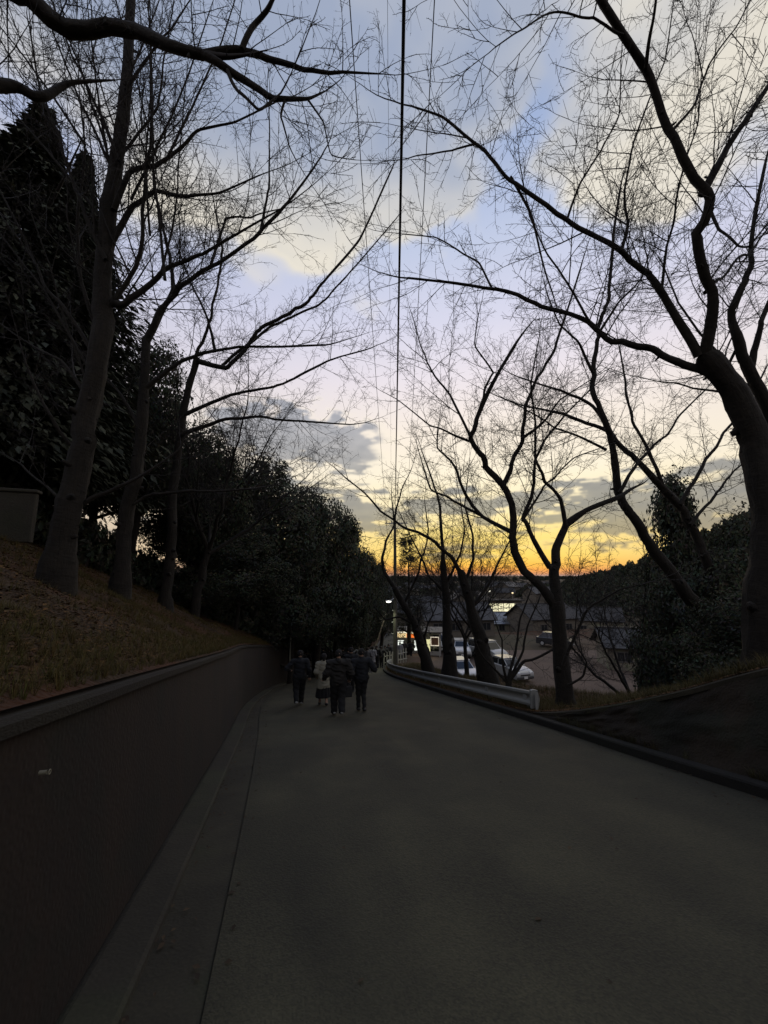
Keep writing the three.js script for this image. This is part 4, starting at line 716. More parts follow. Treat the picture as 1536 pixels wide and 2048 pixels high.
// ------------------------------------------------------------------ guardrail
{
  const off = (s) => edgeR(s) + .34, t = thing('guardrail', 'white corrugated steel guardrail curving along the right side of the road', 'guardrail', P(8.4, off(8.4), roadY(8.4)).toArray());
  const o = t.position.clone(), prof = [[.0, .66], [-.045, .645], [-.05, .6], [-.035, .575], [.0, .545], [.015, .51], [.015, .48], [0, .445], [-.035, .415], [-.05, .39], [-.045, .345], [0, .33]];
  const s0 = 8.45, s1 = 33, seg = 3.6;
  for (let a = s0; a < s1; a += seg) {
    const b = Math.min(s1, a + seg + .12), n = 10, mb = new MB(), th = .004 + .004 * (Math.round(a / seg) % 2);
    for (let k = 0; k + 1 < prof.length; k++) { const q0 = mb.p.length / 3; for (let i = 0; i <= n; i++) for (const q of [k, k + 1]) { const s = lerp(a, b, i / n), p = P(s, off(s) + prof[q][0] - th, roadY(s) + prof[q][1] - .1); p.sub(o); mb.p.push(p.x, p.y, p.z); } for (let i = 0; i < n; i++) { const c = q0 + i * 2; mb.i.push(c, c + 1, c + 2, c + 1, c + 3, c + 2); } }
    const g = mergeVertices(mb.geo(true), 1e-4); g.computeVertexNormals(); part('rail_beam', g, M.whitePaint, t);
  }
  for (let s = 8.75; s < s1; s += 2) { const p = P(s, off(s) + .1, roadY(s)).sub(o), e = part('post', new THREE.CylinderGeometry(.057, .057, 1.04, 14).translate(0, -.04, 0), M.whitePaint, t, p.toArray()); part('post_cap', new THREE.SphereGeometry(.058, 12, 6, 0, 6.284, 0, 1.571), M.whitePaint, e, [0, .48, 0]); part('bracket', box(.1, .2, .12, -.07, .4, 0), M.steel, e, [0, 0, 0], [0, TURN, 0]); }
  const p = P(s0 - .02, off(s0), roadY(s0)).sub(o), sh = new THREE.Shape(); sh.moveTo(-.06, .215); sh.lineTo(-.06, .58); sh.quadraticCurveTo(.0, .6, .09, .57); sh.lineTo(.13, .4); sh.lineTo(.1, .22); sh.closePath();
  part('end_terminal', merged([new THREE.ExtrudeGeometry(sh, { depth: .05, bevelEnabled: true, bevelSize: .012, bevelThickness: .012, bevelSegments: 2 }), new THREE.CylinderGeometry(.19, .19, .36, 14, 1, true, -.3, 1.9).scale(.55, 1, 1).translate(-.03, .4, .0)]), M.whitePaint, t, p.toArray(), [0, TURN, 0]);
}
// ------------------------------------------------------------------ cars
const GLASS = mat([.015, .018, .02], .06, { metalness: 0 });
function makeCar(van, paint, label, [x, y, z], turn) {
  const t = thing('parked_car', label, 'car', [x, y, z], turn, 'cars on the gravel car park'), L = van ? 4.3 : 3.9, W = 1.68, m = new THREE.MeshPhysicalMaterial({ color: new THREE.Color().setRGB(...paint), roughness: .35, clearcoat: 1, clearcoatRoughness: .06, side: THREE.DoubleSide });
  const belt = van ? 1.0 : .92, H = van ? 1.75 : 1.5, hl = L / 2, sh = new THREE.Shape(), wx = L * .32, wr = .34;
  // side outline, front towards +x, wheel arches cut out
  sh.moveTo(-hl + .05, .28); sh.lineTo(-wx - wr, .26); sh.absarc(-wx, .3, wr, Math.PI, 0, true); sh.lineTo(wx - wr, .26); sh.absarc(wx, .3, wr, Math.PI, 0, true); sh.lineTo(hl - .04, .3); sh.quadraticCurveTo(hl + .02, .5, hl - .06, .68);
  sh.quadraticCurveTo(hl - .25, belt - .12, hl - (van ? .75 : 1.0), belt); sh.lineTo(-hl + .12, belt); sh.quadraticCurveTo(-hl - .02, .6, -hl + .05, .28);
  const body = new THREE.ExtrudeGeometry(sh, { depth: W - .16, bevelEnabled: true, bevelSize: .06, bevelThickness: .08, bevelSegments: 3, curveSegments: 10 }).translate(0, 0, -(W - .16) / 2).rotateY(-Math.PI / 2);
  part('body', body, m, t);
  // cabin: x forward here, tapering to the roof
  const f0 = hl - (van ? .85 : 1.05), f1 = hl - (van ? 1.45 : 1.75), r0 = -hl + .14, r1 = -hl + (van ? .35 : .75), wb = W / 2 - .07, wt = W / 2 - .22, quad = (a, b, c, d) => { const g = new THREE.BufferGeometry(); g.setAttribute('position', new THREE.Float32BufferAttribute([a, b, c, d].flat(), 3)); g.setIndex([0, 1, 2, 0, 2, 3]); g.computeVertexNormals(); return g; };
  const pt = (fx, yy, wx2) => [wx2, yy, fx], B = belt - .03;
  const A = [pt(f0, B, -wb), pt(f0, B, wb), pt(r0, B, wb), pt(r0, B, -wb)], T = [pt(f1, H - .06, -wt), pt(f1, H - .06, wt), pt(r1, H - .06, wt), pt(r1, H - .06, -wt)];
  part('cabin', merged([quad(A[0], A[1], T[1], T[0]), quad(A[2], A[3], T[3], T[2]), quad(A[1], A[2], T[2], T[1]), quad(A[3], A[0], T[0], T[3])]), m, t);
  const rf = new THREE.Shape(); rf.moveTo(-wt, r1); rf.lineTo(wt, r1); rf.lineTo(wt, f1); rf.lineTo(-wt, f1); rf.closePath();
  part('roof', new THREE.ExtrudeGeometry(rf, { depth: .04, bevelEnabled: true, bevelSize: .035, bevelThickness: .03, bevelSegments: 3 }).rotateX(Math.PI / 2).translate(0, H, 0), m, t);
  const lp = (a, b, u) => a.map((q, k) => lerp(q, b[k], u)), pane = (a, b, c, d, out) => { const ins = (p, o1, o2, u, v) => lp(lp(p, o1, u), o2, v); const q = [ins(a, b, d, .06, .1), ins(b, a, c, .06, .1), ins(c, d, b, .06, .1), ins(d, c, a, .06, .1)].map((p) => p.map((w, k) => w + out[k])); return quad(...q); };
  part('windshield', pane(A[0], A[1], T[1], T[0], [0, .006, .012]), GLASS, t); part('rear_window', pane(A[2], A[3], T[3], T[2], [0, .006, -.012]), GLASS, t);
  for (const [a, b, c, d, s] of [[A[1], A[2], T[2], T[1], 1], [A[3], A[0], T[0], T[3], -1]]) { const m1 = lp(a, b, .52), m2 = lp(d, c, .5); part('side_window', pane(a, m1, m2, d, [s * .012, .004, 0]), GLASS, t); part('side_window', pane(m1, b, c, m2, [s * .012, .004, 0]), GLASS, t); }
  for (const sx of [-1, 1]) {
    for (const sz of [-1, 1]) { const w = part('wheel', new THREE.CylinderGeometry(.3, .3, .2, 22).rotateZ(Math.PI / 2), M.rubber, t, [sx * (W / 2 - .12), .3, sz * wx]); part('rim', new THREE.CylinderGeometry(.19, .17, .02, 16).rotateZ(Math.PI / 2), M.steel, w, [sx * .105, 0, 0]); }
    part('headlight', rbox(.36, .15, .12, .05), mat([.7, .72, .72], .12), t, [sx * (W / 2 - .24), .7, hl - .07], [-.35, sx * .3, 0]);
    part('tail_light', rbox(.16, .3, .1, .04), mat([.25, .012, .01], .25), t, [sx * (W / 2 - .12), .75, -hl + .06]);
    part('mirror', rbox(.17, .13, .09, .035), m, t, [sx * (W / 2 + .06), belt + .06, f0 - .18]);
  }
  part('grille', rbox(.9, .1, .05, .02), M.black, t, [0, .55, hl + .035]); part('bumper', rbox(W - .1, .2, .16, .06), mat([.04, .04, .042], .6), t, [0, .36, hl - .0]); part('licence_plate', box(.33, .165, .02), mat([.6, .6, .58], .5), t, [0, .38, hl + .09]);
  return t;
}
const WHITE = [.5, .5, .48], SILVER = [.26, .27, .27];
makeCar(false, WHITE, 'white hatchback parked just behind the guardrail with its bonnet towards the road', [6.15, -6.47, -33.4], .25);
makeCar(true, SILVER, 'silver van with dark side windows parked further back on the gravel', [10.2, -6.47, -41.5], .5);
makeCar(false, WHITE, 'white car with a pale bonnet parked behind the hatchback', [8.0, -6.47, -43.2], -.1);
makeCar(false, SILVER, 'silver car half hidden by the bush stems on the gravel', [10.2, -6.47, -34.2], .35);
makeCar(true, WHITE, 'white van behind the upright tree stem, close to the lit stall', [5.9, -6.47, -46.5], .1);
makeCar(false, [.03, .032, .035], 'dark car with glinting roof edge left of the stout trunk', [20.0, -6.47, -48.5], .9);

// ------------------------------------------------------------------ lit stall, fence, houses, far lights
const SHADE = { wallG: mat([.2, .195, .18], .9, { map: concreteMap }), wallB: mat([.12, .105, .085], .9), wallW: mat([.34, .33, .31], .85), roofG: mat([.038, .037, .038], .6), roofD: mat([.035, .034, .034], .8), roofM: mat([.22, .23, .24], .35, { metalness: .5 }), frame: mat([.1, .095, .09], .7), dark: mat([.02, .022, .025], .12) };
SHADE.wallG.color.setRGB(1.5, 1.45, 1.35);
{
  const px = at(836, 1306, 43), t = thing('lit_stall', 'brightly lit stall with an orange sign and white panels behind the tree stems', 'stall', [px.x, -6.45, px.z], -.12);
  t.scale.y = .8;
  const W = 4.6, D = 3.2, H = 2.9;
  part('wall', merged([box(W, H, .12, 0, H / 2, -D), box(.12, H, D, -W / 2, H / 2, -D / 2), box(.12, H, D, W / 2, H / 2, -D / 2), box(W, .5, .12, 0, .25, 0)]), SHADE.wallW, t);
  part('roof', merged([box(W + .7, .14, D + 1.2, 0, H + .07, -D / 2 + .3)]), SHADE.roofG, t);
  for (const x of [-W / 2 + .1, W / 2 - .1]) part('post', box(.1, H, .1, x, H / 2, .75), SHADE.wallW, t);
  for (const [x, w, y, h] of [[-1.75, .7, 1.2, 1.3], [-.85, .55, 1.15, 1.2], [-.1, .6, 1.2, 1.3]]) { const p = part('window', box(w, h, .05, x, y, .0), glowMat([.95, 1, .9], 1.1), t); part('frame', merged([box(w + .1, .06, .08, x, y + h / 2, .03), box(w + .1, .06, .08, x, y - h / 2, .03), box(.06, h, .08, x - w / 2, y, .03), box(.06, h, .08, x + w / 2, y, .03)]), SHADE.frame, p); }
  part('door', box(.62, 1.7, .05, .95, 1.15, .02), glowMat([1, .95, .5], .75), t);
  part('menu_board', box(.75, 1.0, .06, 1.75, 1.75, .02), mat([.22, .12, .07], .7), t);
  part('menu_frame', merged([box(.85, .09, .08, 1.75, 2.27, .05), box(.85, .09, .08, 1.75, 1.23, .05), box(.09, 1.1, .08, 1.34, 1.75, .05), box(.09, 1.1, .08, 2.16, 1.75, .05)]), glowMat([1, .9, .7], .8), t);
  const sg = part('sign', box(2.1, .7, .12, -1.1, 2.7, 1.0), glowMat([1, .74, .36], .9), t); part('sign_band', box(1.0, .46, .03, -.6, 2.58, 1.08), glowMat([1, .2, .03], 1.0), sg); part('sign_top', box(1.6, .14, .03, -1.2, 2.98, 1.08), glowMat([1, .95, .72], 1.1), sg);
  const light = new THREE.RectAreaLight(new THREE.Color(1, .95, .78), 1.6, 4, 1.8); light.position.set(px.x, -4.9, px.z + .6); light.lookAt(px.x - .6, -5.4, px.z + 6); scene.add(light);
}
{   // pale board fence at the bend
  const a = at(768, 1330, 33.5), b = at(812, 1326, 35.5), t = thing('board_fence', 'pale upright board fence at the road bend beside the utility pole', 'fence', [a.x, roadY(33), a.z]), n = 9, dx = b.x - a.x, dz = b.z - a.z;
  for (let k = 0; k < n; k++) part('board', rbox(.15, 1.05 + .06 * (k % 3), .025, .008), mat([.2, .2, .165], .8), t, [dx * k / (n - 1), .55, dz * k / (n - 1)], [0, -Math.atan2(dz, dx), 0]);
  for (const y of [.3, .8]) part('rail', bar(V(-.1, y, -.04), V(dx + .1, y, dz - .04), .03), mat([.3, .3, .26], .8), t);
}
function house(label, [x, y, z], turn, w, d, h, rh, wallM, roofM, wins = [], category = 'house', group) {
  const t = thing('house', label, category, [x, y, z], turn, group), e = .45;
  const ga = new THREE.Shape(); ga.moveTo(-d / 2, 0); ga.lineTo(d / 2, 0); ga.lineTo(d / 2, h); ga.lineTo(0, h + rh * .92); ga.lineTo(-d / 2, h); ga.closePath();
  part('wall', new THREE.ExtrudeGeometry(ga, { depth: w, bevelEnabled: false }).translate(0, 0, -w / 2).rotateY(Math.PI / 2), wallM, t);
  const a = Math.atan2(rh, d / 2), L = Math.hypot(rh, d / 2) + e;
  const slab = (s) => new THREE.BoxGeometry(w + 2 * e, .14, L).translate(0, .07, L / 2).rotateX(s > 0 ? a : Math.PI - a).translate(0, h + rh, 0);
  const g2 = new THREE.BoxGeometry(w + 2 * e, .14, L).translate(0, .07, L / 2).rotateX(a).translate(0, h + rh, 0), g3 = g2.clone().rotateY(Math.PI);
  const r = part('roof', merged([g2, g3]), roofM, t); part('ridge_cap', box(w + 2 * e + .1, .16, .3, 0, h + rh + .14, 0), roofM, r);
  for (const [wx, wy, ww, wh, lit] of wins) { const p = part('window', box(ww, wh, .06, wx, wy, d / 2 + .02), lit ? glowMat(lit, .9) : SHADE.dark, t); part('frame', merged([box(ww + .16, .08, .1, wx, wy + wh / 2, d / 2 + .05), box(ww + .16, .08, .1, wx, wy - wh / 2, d / 2 + .05), box(.08, wh, .1, wx - ww / 2, wy, d / 2 + .05), box(.08, wh, .1, wx + ww / 2, wy, d / 2 + .05), box(.05, wh, .1, wx, wy, d / 2 + .05)]), SHADE.frame, p); }
  return t;
}
const onLand = (px, py, z) => { const p = at(px, py, z); return [p.x, landY(p.x, p.z), p.z]; };
house('grey-roofed house with pale wall half hidden by dark bushes at right', onLand(1262, 1285, 38), -.25, 5, 4, 2.1, 1.2, SHADE.wallG, SHADE.roofG, [[-1.2, 1.2, 1.2, .8], [1.2, 1.2, 1.2, .8]]);
house('low building with two shining roof edges below the lit hall', onLand(1014, 1266, 74), .0, 6.5, 5, 2.0, 1.5, SHADE.wallG, SHADE.roofM, [[-1.6, 1.2, 1, .9], [1.4, 1.2, 1, .9]], 'building');
house('long grey-roofed building behind the parked cars', onLand(908, 1272, 60), .12, 9.5, 7, 2.4, 2, SHADE.wallB, SHADE.roofG, [[-3.2, 1.4, 1.4, 1], [-.8, 1.4, 1.4, 1], [1.6, 1.4, 1.4, 1], [3.6, 1.4, 1.2, 1]], 'building');
house('dark grey gabled building left of the long one, above the stall', onLand(826, 1250, 66), -.2, 9, 8, 3.2, 2.2, SHADE.wallB, SHADE.roofG, [[-2.6, 1.7, 1.2, 1], [0, 1.7, 1.2, 1], [2.6, 1.7, 1.2, 1]], 'building');
house('brownish gabled house between the bush stems and the stout trunk', onLand(1085, 1262, 70), .3, 9, 7, 3, 2, SHADE.wallB, SHADE.roofD, [[-2.4, 1.6, 1.2, 1], [2.4, 1.6, 1.2, 1]]);
house('dark tiled house right of the stout trunk under the hill', onLand(1190, 1245, 84), -.4, 9, 7, 3.4, 2.2, SHADE.wallG, SHADE.roofD, [[-2.4, 1.8, 1.2, 1], [2.4, 1.8, 1.2, 1]]);
{
  const p = onLand(1008, 1222, 128), t = thing('lit_hall', 'long hall with a band of bright windows in the valley', 'hall', [p[0], p[1], p[2]], .05), W = 10.6, H = 4.6, y0 = at(1008, 1227, 128).y - p[1], y1 = at(1008, 1207, 128).y - p[1];
  part('wall', merged([box(W + 1, y0, 5, 0, y0 / 2, -2.5), box(W + 1, .8, 5, 0, y1 + .4, -2.5), box(.5, y1, 5, -W / 2 - .25, y1 / 2, -2.5), box(.5, y1, 5, W / 2 + .25, y1 / 2, -2.5)]), SHADE.wallB, t);
  part('roof', box(W + 2.2, .3, 6.4, 0, y1 + .96, -2.5), SHADE.roofD, t);
  for (let k = 0; k < 6; k++) { const w = W / 6; part('window', box(w - .16, y1 - y0, .06, -W / 2 + w * (k + .5), (y0 + y1) / 2, -.1), glowMat([1, .93, .6], 1.25 - .1 * (k % 3)), t); if (k) part('mullion', box(.16, y1 - y0, .14, -W / 2 + w * k, (y0 + y1) / 2, -.06), SHADE.frame, t); }
  const l = new THREE.RectAreaLight(new THREE.Color(1, .93, .6), 1.2, W, y1 - y0); l.position.set(p[0], p[1] + (y0 + y1) / 2, p[2] + .3); l.lookAt(p[0] - 1, p[1], p[2] + 20); scene.add(l);
}
{
  const rnd = rng(55), spots = [
    [979, 1182, 190, [1, .95, .75], 'bright white lamp above the left end of the lit hall, lowest of that row'], [998, 1180, 210, [1, .18, .12], 'tiny red lamp above the lit hall'], [1007, 1176, 230, [1, 1, .95], 'tiny white lamp just right of the red lamp'], [1020, 1177, 240, [1, .8, .75], 'tiny pinkish lamp second right of the red lamp'], [1026, 1172, 260, [1, .85, .8], 'highest tiny lamp of the far town'], [1025, 1186, 180, [1, .8, .45], 'tiny amber lamp above the right end of the lit hall'],
    [1095, 1171, 220, [.9, 1, .85], 'tiny greenish lamp against the stout trunk fork'], [848, 1201, 150, [1, .7, .4], 'tiny orange lamp behind the thin leaning tree'], [832, 1206, 140, [1, .85, .6], 'tiny cream lamp left of the orange lamp behind the leaning tree'], [878, 1186, 210, [1, .9, .8], 'tiny pale lamp left of the upright stem, highest there'], [865, 1250, 60, [1, 1, .95], 'white lamp over the right end of the lit stall'], [859, 1243, 62, [.9, .85, .7], 'dull pale lamp beside the white lamp over the lit stall']];
  for (const [x, y, z, c, label] of spots) {
    const p = at(x, y, z), g = landY(p.x, p.z), t = thing('yard_lamp', label, 'lamp', [p.x, g, p.z]), h = p.y - g, r = z * .0021;
    part('lamp_post', new THREE.CylinderGeometry(.05, .08, Math.max(.5, h), 8).translate(0, h / 2, 0), M.steel, t); part('lamp_glow', new THREE.SphereGeometry(r, 12, 8).scale(1.2, .8, 1), glowMat(c, 1.6), t, [0, h, 0]);
  }
  
  for (let k = 0; k < 34; k++) { const z = lerp(135, 420, rnd() ** 1.3), x = z * lerp(-.02, .46, rnd()), y = landY(x, -z); if (y > -8 || (Math.abs(x - 38) < 9 && Math.abs(z - 128) < 14)) continue; const s = lerp(.8, 1.4, rnd()); const pale = rnd() < .5, grey = rnd() < .5; house(`far small ${pale ? 'pale' : 'brown'} house with a ${grey ? 'grey' : 'black'} roof in the valley under the sunset`, [x, y, -z], rnd() * 3, 9 * s, 7 * s, 4.4 * s, 2 * s, pale ? SHADE.wallG : SHADE.wallB, grey ? SHADE.roofG : SHADE.roofD, [], 'house', `${pale ? 'pale' : 'brown'} ${grey ? 'grey' : 'black'}-roofed houses of the far town`); }
}

// ------------------------------------------------------------------ people walking down the road, seen from behind
// a figure faces -z; a field of smoothly joined tapered capsules is meshed for the body and again, thicker, for each garment
const capsule = (px, py, pz, c) => { const t = clamp(((px - c[0]) * c[6] + (py - c[1]) * c[7] + (pz - c[2]) * c[8]) / c[9]); return Math.hypot(px - c[0] - c[6] * t, (py - c[1] - c[7] * t), (pz - c[2] - c[8] * t) * c[11]) - lerp(c[3], c[10], t); };
const cap = (a, b, r0, r1, flat = 1) => { const d = [b[0] - a[0], b[1] - a[1], b[2] - a[2]]; return [a[0], a[1], a[2], r0, 0, 0, ...d, Math.max(1e-6, d[0] ** 2 + d[1] ** 2 + d[2] ** 2), r1, flat]; };
const fieldOf = (caps, k) => (x, y, z) => { let d = 9; for (const c of caps) { const e = capsule(x, y, z, c), h = clamp(.5 + .5 * (d - e) / k); d = lerp(d, e, h) - k * h * (1 - h); } return d; };
function meshField(f, lo, hi, cell) {
  const size = [hi[0] - lo[0], hi[1] - lo[1], hi[2] - lo[2]], n = Math.min(96, Math.ceil(Math.max(size[0] / cell, size[1] / (cell * 1.3), size[2] / cell)) + 4), mc = new MarchingCubes(n, M.black, false, false, 90000), h = n / 2;
  mc.isolation = 0;
  const cx = (lo[0] + hi[0]) / 2, cy = (lo[1] + hi[1]) / 2, cz = (lo[2] + hi[2]) / 2, k = n / (n - 5), sx = size[0] / 2 * k, sy = size[1] / 2 * k, sz = size[2] / 2 * k;
  for (let z = 0; z < n; z++) for (let y = 0; y < n; y++) for (let x = 0; x < n; x++) mc.field[x + y * n + z * n * n] = -f(cx + (x - h) / h * sx, cy + (y - h) / h * sy, cz + (z - h) / h * sz);
  mc.update();
  const g = new THREE.BufferGeometry(); g.setAttribute('position', new THREE.BufferAttribute(mc.positionArray.slice(0, mc.count * 3), 3)); g.scale(sx, sy, sz).translate(cx, cy, cz);
  const out = mergeVertices(g, 1e-4); out.computeVertexNormals(); return out;
}
const add = (a, b) => [a[0] + b[0], a[1] + b[1], a[2] + b[2]];
function headGeo(c, turn = 0) {      // skull, jaw, nose, brows, ears; faces -z
  const e = (x, y, z, rx, ry, rz) => (X, Y, Z) => (Math.hypot((X - x) / rx, (Y - y) / ry, (Z - z) / rz) - 1) * Math.min(rx, ry, rz);
  const L = [e(0, .02, .01, .076, .1, .092), e(0, -.045, -.025, .055, .065, .062), e(0, -.03, -.095, .012, .022, .016), e(0, -.004, -.086, .008, .03, .012), e(.03, .018, -.078, .026, .009, .012), e(-.03, .018, -.078, .026, .009, .012), e(.078, -.005, .0, .009, .03, .018), e(-.078, -.005, .0, .009, .03, .018), e(0, -.066, -.082, .024, .006, .008), e(0, -.076, -.08, .02, .006, .008), e(0, -.1, -.07, .02, .014, .016), e(.031, .0, -.075, .013, .009, .01), e(-.031, .0, -.075, .013, .009, .01)];
  const f = (x, y, z) => { let d = 9; for (const q of L) { const v = q(x, y, z), h = clamp(.5 + .5 * (d - v) / .014); d = lerp(d, v, h) - .014 * h * (1 - h); } d = Math.min(d, Math.max(Math.hypot(x, z - .02) - .052, y + .02, -.17 - y)); return d; };
  return meshField(f, [-.1, -.17, -.12], [.1, .13, .12], .0046).rotateY(turn).translate(...c);
}
function handGeo(w, dir, side, curl = .5) {   // palm, four fingers of unequal length, a thumb off the side; built along -y
  const caps = [cap([0, 0, 0], [0, -.07, 0], .026, .03, 1.6)], fl = [.068, .078, .072, .056];
  fl.forEach((l, k) => { const x = (k - 1.5) * .019, b1 = [x, -.085, -.004], b2 = [x * 1.05, -.085 - l * .5, -.004 - l * .18 * curl], b3 = [x * 1.05, -.085 - l * .85, -.004 - l * .62 * curl]; caps.push(cap(b1, b2, .0092, .0085), cap(b2, b3, .0085, .007)); });
  caps.push(cap([side * .026, -.03, -.006], [side * .045, -.06, -.02], .011, .009), cap([side * .045, -.06, -.02], [side * .043, -.088, -.032], .009, .0075));
  let f = (x, y, z) => { let d = 9; for (const c of caps) d = Math.min(d, capsule(x, y, z, c)); return d; };
  const g = meshField(f, [-.065, -.18, -.075], [.065, .035, .045], .0034), q = new THREE.Quaternion().setFromUnitVectors(V(0, -1, 0), V(...dir).normalize());
  return g.applyQuaternion(q).translate(...w);
}
// o: stride (-1..1: which leg is in front), arms [[elbow offset, hand offset] x2] from the shoulders, hem, coat thickness ...
function figureShapes(o) {
  const st = o.stride ?? .5, hipY = .9, sh = 1.42, sw = o.shoulder ?? .185, lean = o.lean ?? -.02;
  const hip = [[-.09, hipY, 0], [.09, hipY, 0]], S = [[-sw, sh, lean], [sw, sh, lean]];
  const leg = (k, f) => { const lift = f < 0 ? -f * (o.lift ?? .12) : 0, knee = [hip[k][0] * (o.wide ?? 1), .49 + lift * .2, -.13 * f - .06 - (f < 0 ? .02 : 0)], ank = [hip[k][0] * .9 * (o.wide ?? 1), .085 + lift, -.25 * f + (f < 0 ? .12 * -f : 0)]; return [hip[k], knee, ank]; };
  const LG = [leg(0, st), leg(1, -st)], arms = o.arms ?? [[[-.06, -.27, .05], [-.04, -.5, -.02]], [[.06, -.27, -.02], [.04, -.5, -.1]]];
  const A = [0, 1].map((k) => [S[k], add(S[k], arms[k][0]), add(S[k], arms[k][1])]), nb = [0, 1.47, lean], body = [cap([0, .93, 0], [0, 1.12, lean * .4], .125, .11, 1.25), cap([0, 1.12, lean * .4], [0, 1.34, lean], .12, .135, 1.3), cap(S[0], S[1], .06, .06), cap(nb, [0, 1.56, lean - .01], .058, .05)];
  for (const L of LG) body.push(cap(L[0], L[1], .085, .056), cap(L[1], L[2], .054, .036), cap(L[2], add(L[2], [0, -.045, -.12]), .036, .026));
  for (const a of A) body.push(cap(a[0], a[1], .05, .04), cap(a[1], a[2], .04, .027));
  const lo = [-.5, -.02, -.5], hi = [.5, 1.72, .5], out = {}, head = [0, 1.645, lean - .02];
  const hands = A.map((a, k) => { const d = [a[2][0] - a[1][0], a[2][1] - a[1][1], a[2][2] - a[1][2]]; return handGeo(a[2], d, k ? -1 : 1, .9); });
  out.body = merged([meshField(fieldOf(body, .03), [-.5, 0, -.45], [.5, 1.62, .45], .017), headGeo(head, o.look ?? 0), ...hands]);
  const th = o.thick ?? .03, hem = o.hem ?? .86, coat = [cap([0, .95, 0], [0, 1.12, lean * .4], .135 + th, .125 + th, 1.2), cap([0, 1.12, lean * .4], [0, 1.36, lean], .13 + th, .14 + th, 1.2), cap(S[0], S[1], .068 + th * .6, .068 + th * .6), cap([0, 1.44, lean], [0, 1.52, lean], .085, .072)];
  if (hem < .8) coat.push(cap([0, .95, 0], [0, hem - .05, .0], .14 + th, .19 + th, 1.15));
  for (const a of A) coat.push(cap(a[0], a[1], .06 + th * .7, .05 + th * .6), cap(a[1], [lerp(a[1][0], a[2][0], .94), lerp(a[1][1], a[2][1], .94), lerp(a[1][2], a[2][2], .94)], .05 + th * .6, .04 + th * .3));
  if (o.hood) coat.push(cap([0, 1.47, lean + .06], [0, 1.5, lean + .1], .09, .07));
  const cf = fieldOf(coat, .035), wr = (x, y, z) => .026 * (vnoise(x * 9 + y * 4 + 40, y * 17 + 40 + z * 5, 8) - .5), f2 = (x, y, z) => Math.max(cf(x, y, z) + wr(x, y, z) * (o.puff ?? 1), Math.abs(x) < .34 && y < hem + .25 ? hem - y + .01 * Math.sin(x * 14) : -9);
  out.coat = meshField(f2, [-.52, hem - .12, -.4], [.52, 1.6, .4], .014);
  if (o.skirt) { const sk = [cap([0, .98, 0], [0, .34, .0], .15, .24, 1.1)]; const g = fieldOf(sk, .03); out.skirt = meshField((x, y, z) => Math.max(g(x, y, z) + .012 * Math.sin(Math.atan2(x, z) * 11) * clamp((.95 - y) * 2), .3 - y), [-.32, .25, -.32], [.32, 1.1, .32], .013); }
  else { const w = o.baggy ?? .022, tr = [cap([-.09, .95, 0], [.09, .95, 0], .12, .12)]; for (const L of LG) tr.push(cap(L[0], L[1], .09 + w, .06 + w), cap(L[1], add(L[2], [0, -.01, 0]), .06 + w, .044 + w)); const g = fieldOf(tr, .03); out.trousers = meshField((x, y, z) => g(x, y, z) + .005 * Math.sin(y * 40 + x * 20), [-.32, .03, -.42], [.32, 1.06, .42], .013); }
  out.shoe = LG.map((L) => { const g = fieldOf([cap(add(L[2], [0, -.03, .035]), add(L[2], [0, -.05, -.03]), .048, .045), cap(add(L[2], [0, -.05, -.03]), add(L[2], [0, -.06, -.14]), .045, .036)], .02); return meshField((x, y, z) => Math.max(g(x, y, z), L[2][1] - .09 - y), add(L[2], [-.07, -.11, -.21]), add(L[2], [.07, .04, .11]), .008); });
  const hc = add(head, [0, .02, .012]), hr = [cap(hc, add(hc, [0, .03, 0]), .094, .088)]; if (o.longHair) hr.push(cap(add(hc, [0, -.02, .03]), add(hc, [0, -o.longHair, .06]), .085, .05)); const hg = fieldOf(hr, .03);
  out.hair = meshField((x, y, z) => Math.max(hg(x, y, z) + .004 * Math.sin(x * 90) * Math.sin(y * 70 + z * 50), (-(z - head[2]) - .045) - (y > head[1] + .06 ? .06 : 0)), [-.14, head[1] - .12 - (o.longHair ?? 0), head[2] - .12], [.14, head[1] + .17, head[2] + .2], .0075);
  return out;
}
const cloth = {}, dye = (r, g, b, rough = .9) => (cloth[[r, g, b]] ??= mat([r, g, b], rough)), SKIN = mat([.36, .22, .15], .6);
function person(shape, cols, label, [s, l], h, turn = 0, group = 'people walking down the road', extra, wide = .12) {
  const q = P(s, l, roadY(s)), t = thing('person', label, 'person', q.toArray(), TURN + turn, group), k = h / 1.76; t.scale.set(k * (1 + wide), k, k * (1 + wide));
  part('body', shape.body, SKIN, t); part('coat', shape.coat, cols.coat, t);
  if (shape.skirt) part('skirt', shape.skirt, cols.legs, t); else part('trousers', shape.trousers, cols.legs, t);
  for (const g of shape.shoe) part('shoe', g, cols.shoe, t);
  part('hair', shape.hair, cols.hair ?? dye(.012, .01, .009), t);
  if (extra) extra(t);
  return t;
}
const INK = dye(.0075, .0075, .008), NAVY = dye(.007, .008, .0105), COAL = dye(.016, .015, .014), BROWNISH = dye(.0125, .0105, .0085), CREAM = dye(.24, .225, .17), PALE = dye(.2, .2, .21), GREY = dye(.1, .1, .105), WSHOE = dye(.3, .3, .29, .6), BSHOE = dye(.02, .02, .02, .5);
const shA = figureShapes({ stride: -.75, arms: [[[-.2, -.2, .06], [-.1, -.33, -.16]], [[.09, -.27, .06], [.11, -.52, .02]]], lift: .22, hem: .8, thick: .03, baggy: .03, shoulder: .19 });
const shB = figureShapes({ stride: .5, hem: .62, thick: .04, skirt: true, longHair: .1, shoulder: .17, arms: [[[-.07, -.26, .03], [-.02, -.46, -.1]], [[.07, -.26, .03], [.03, -.44, -.12]]] });
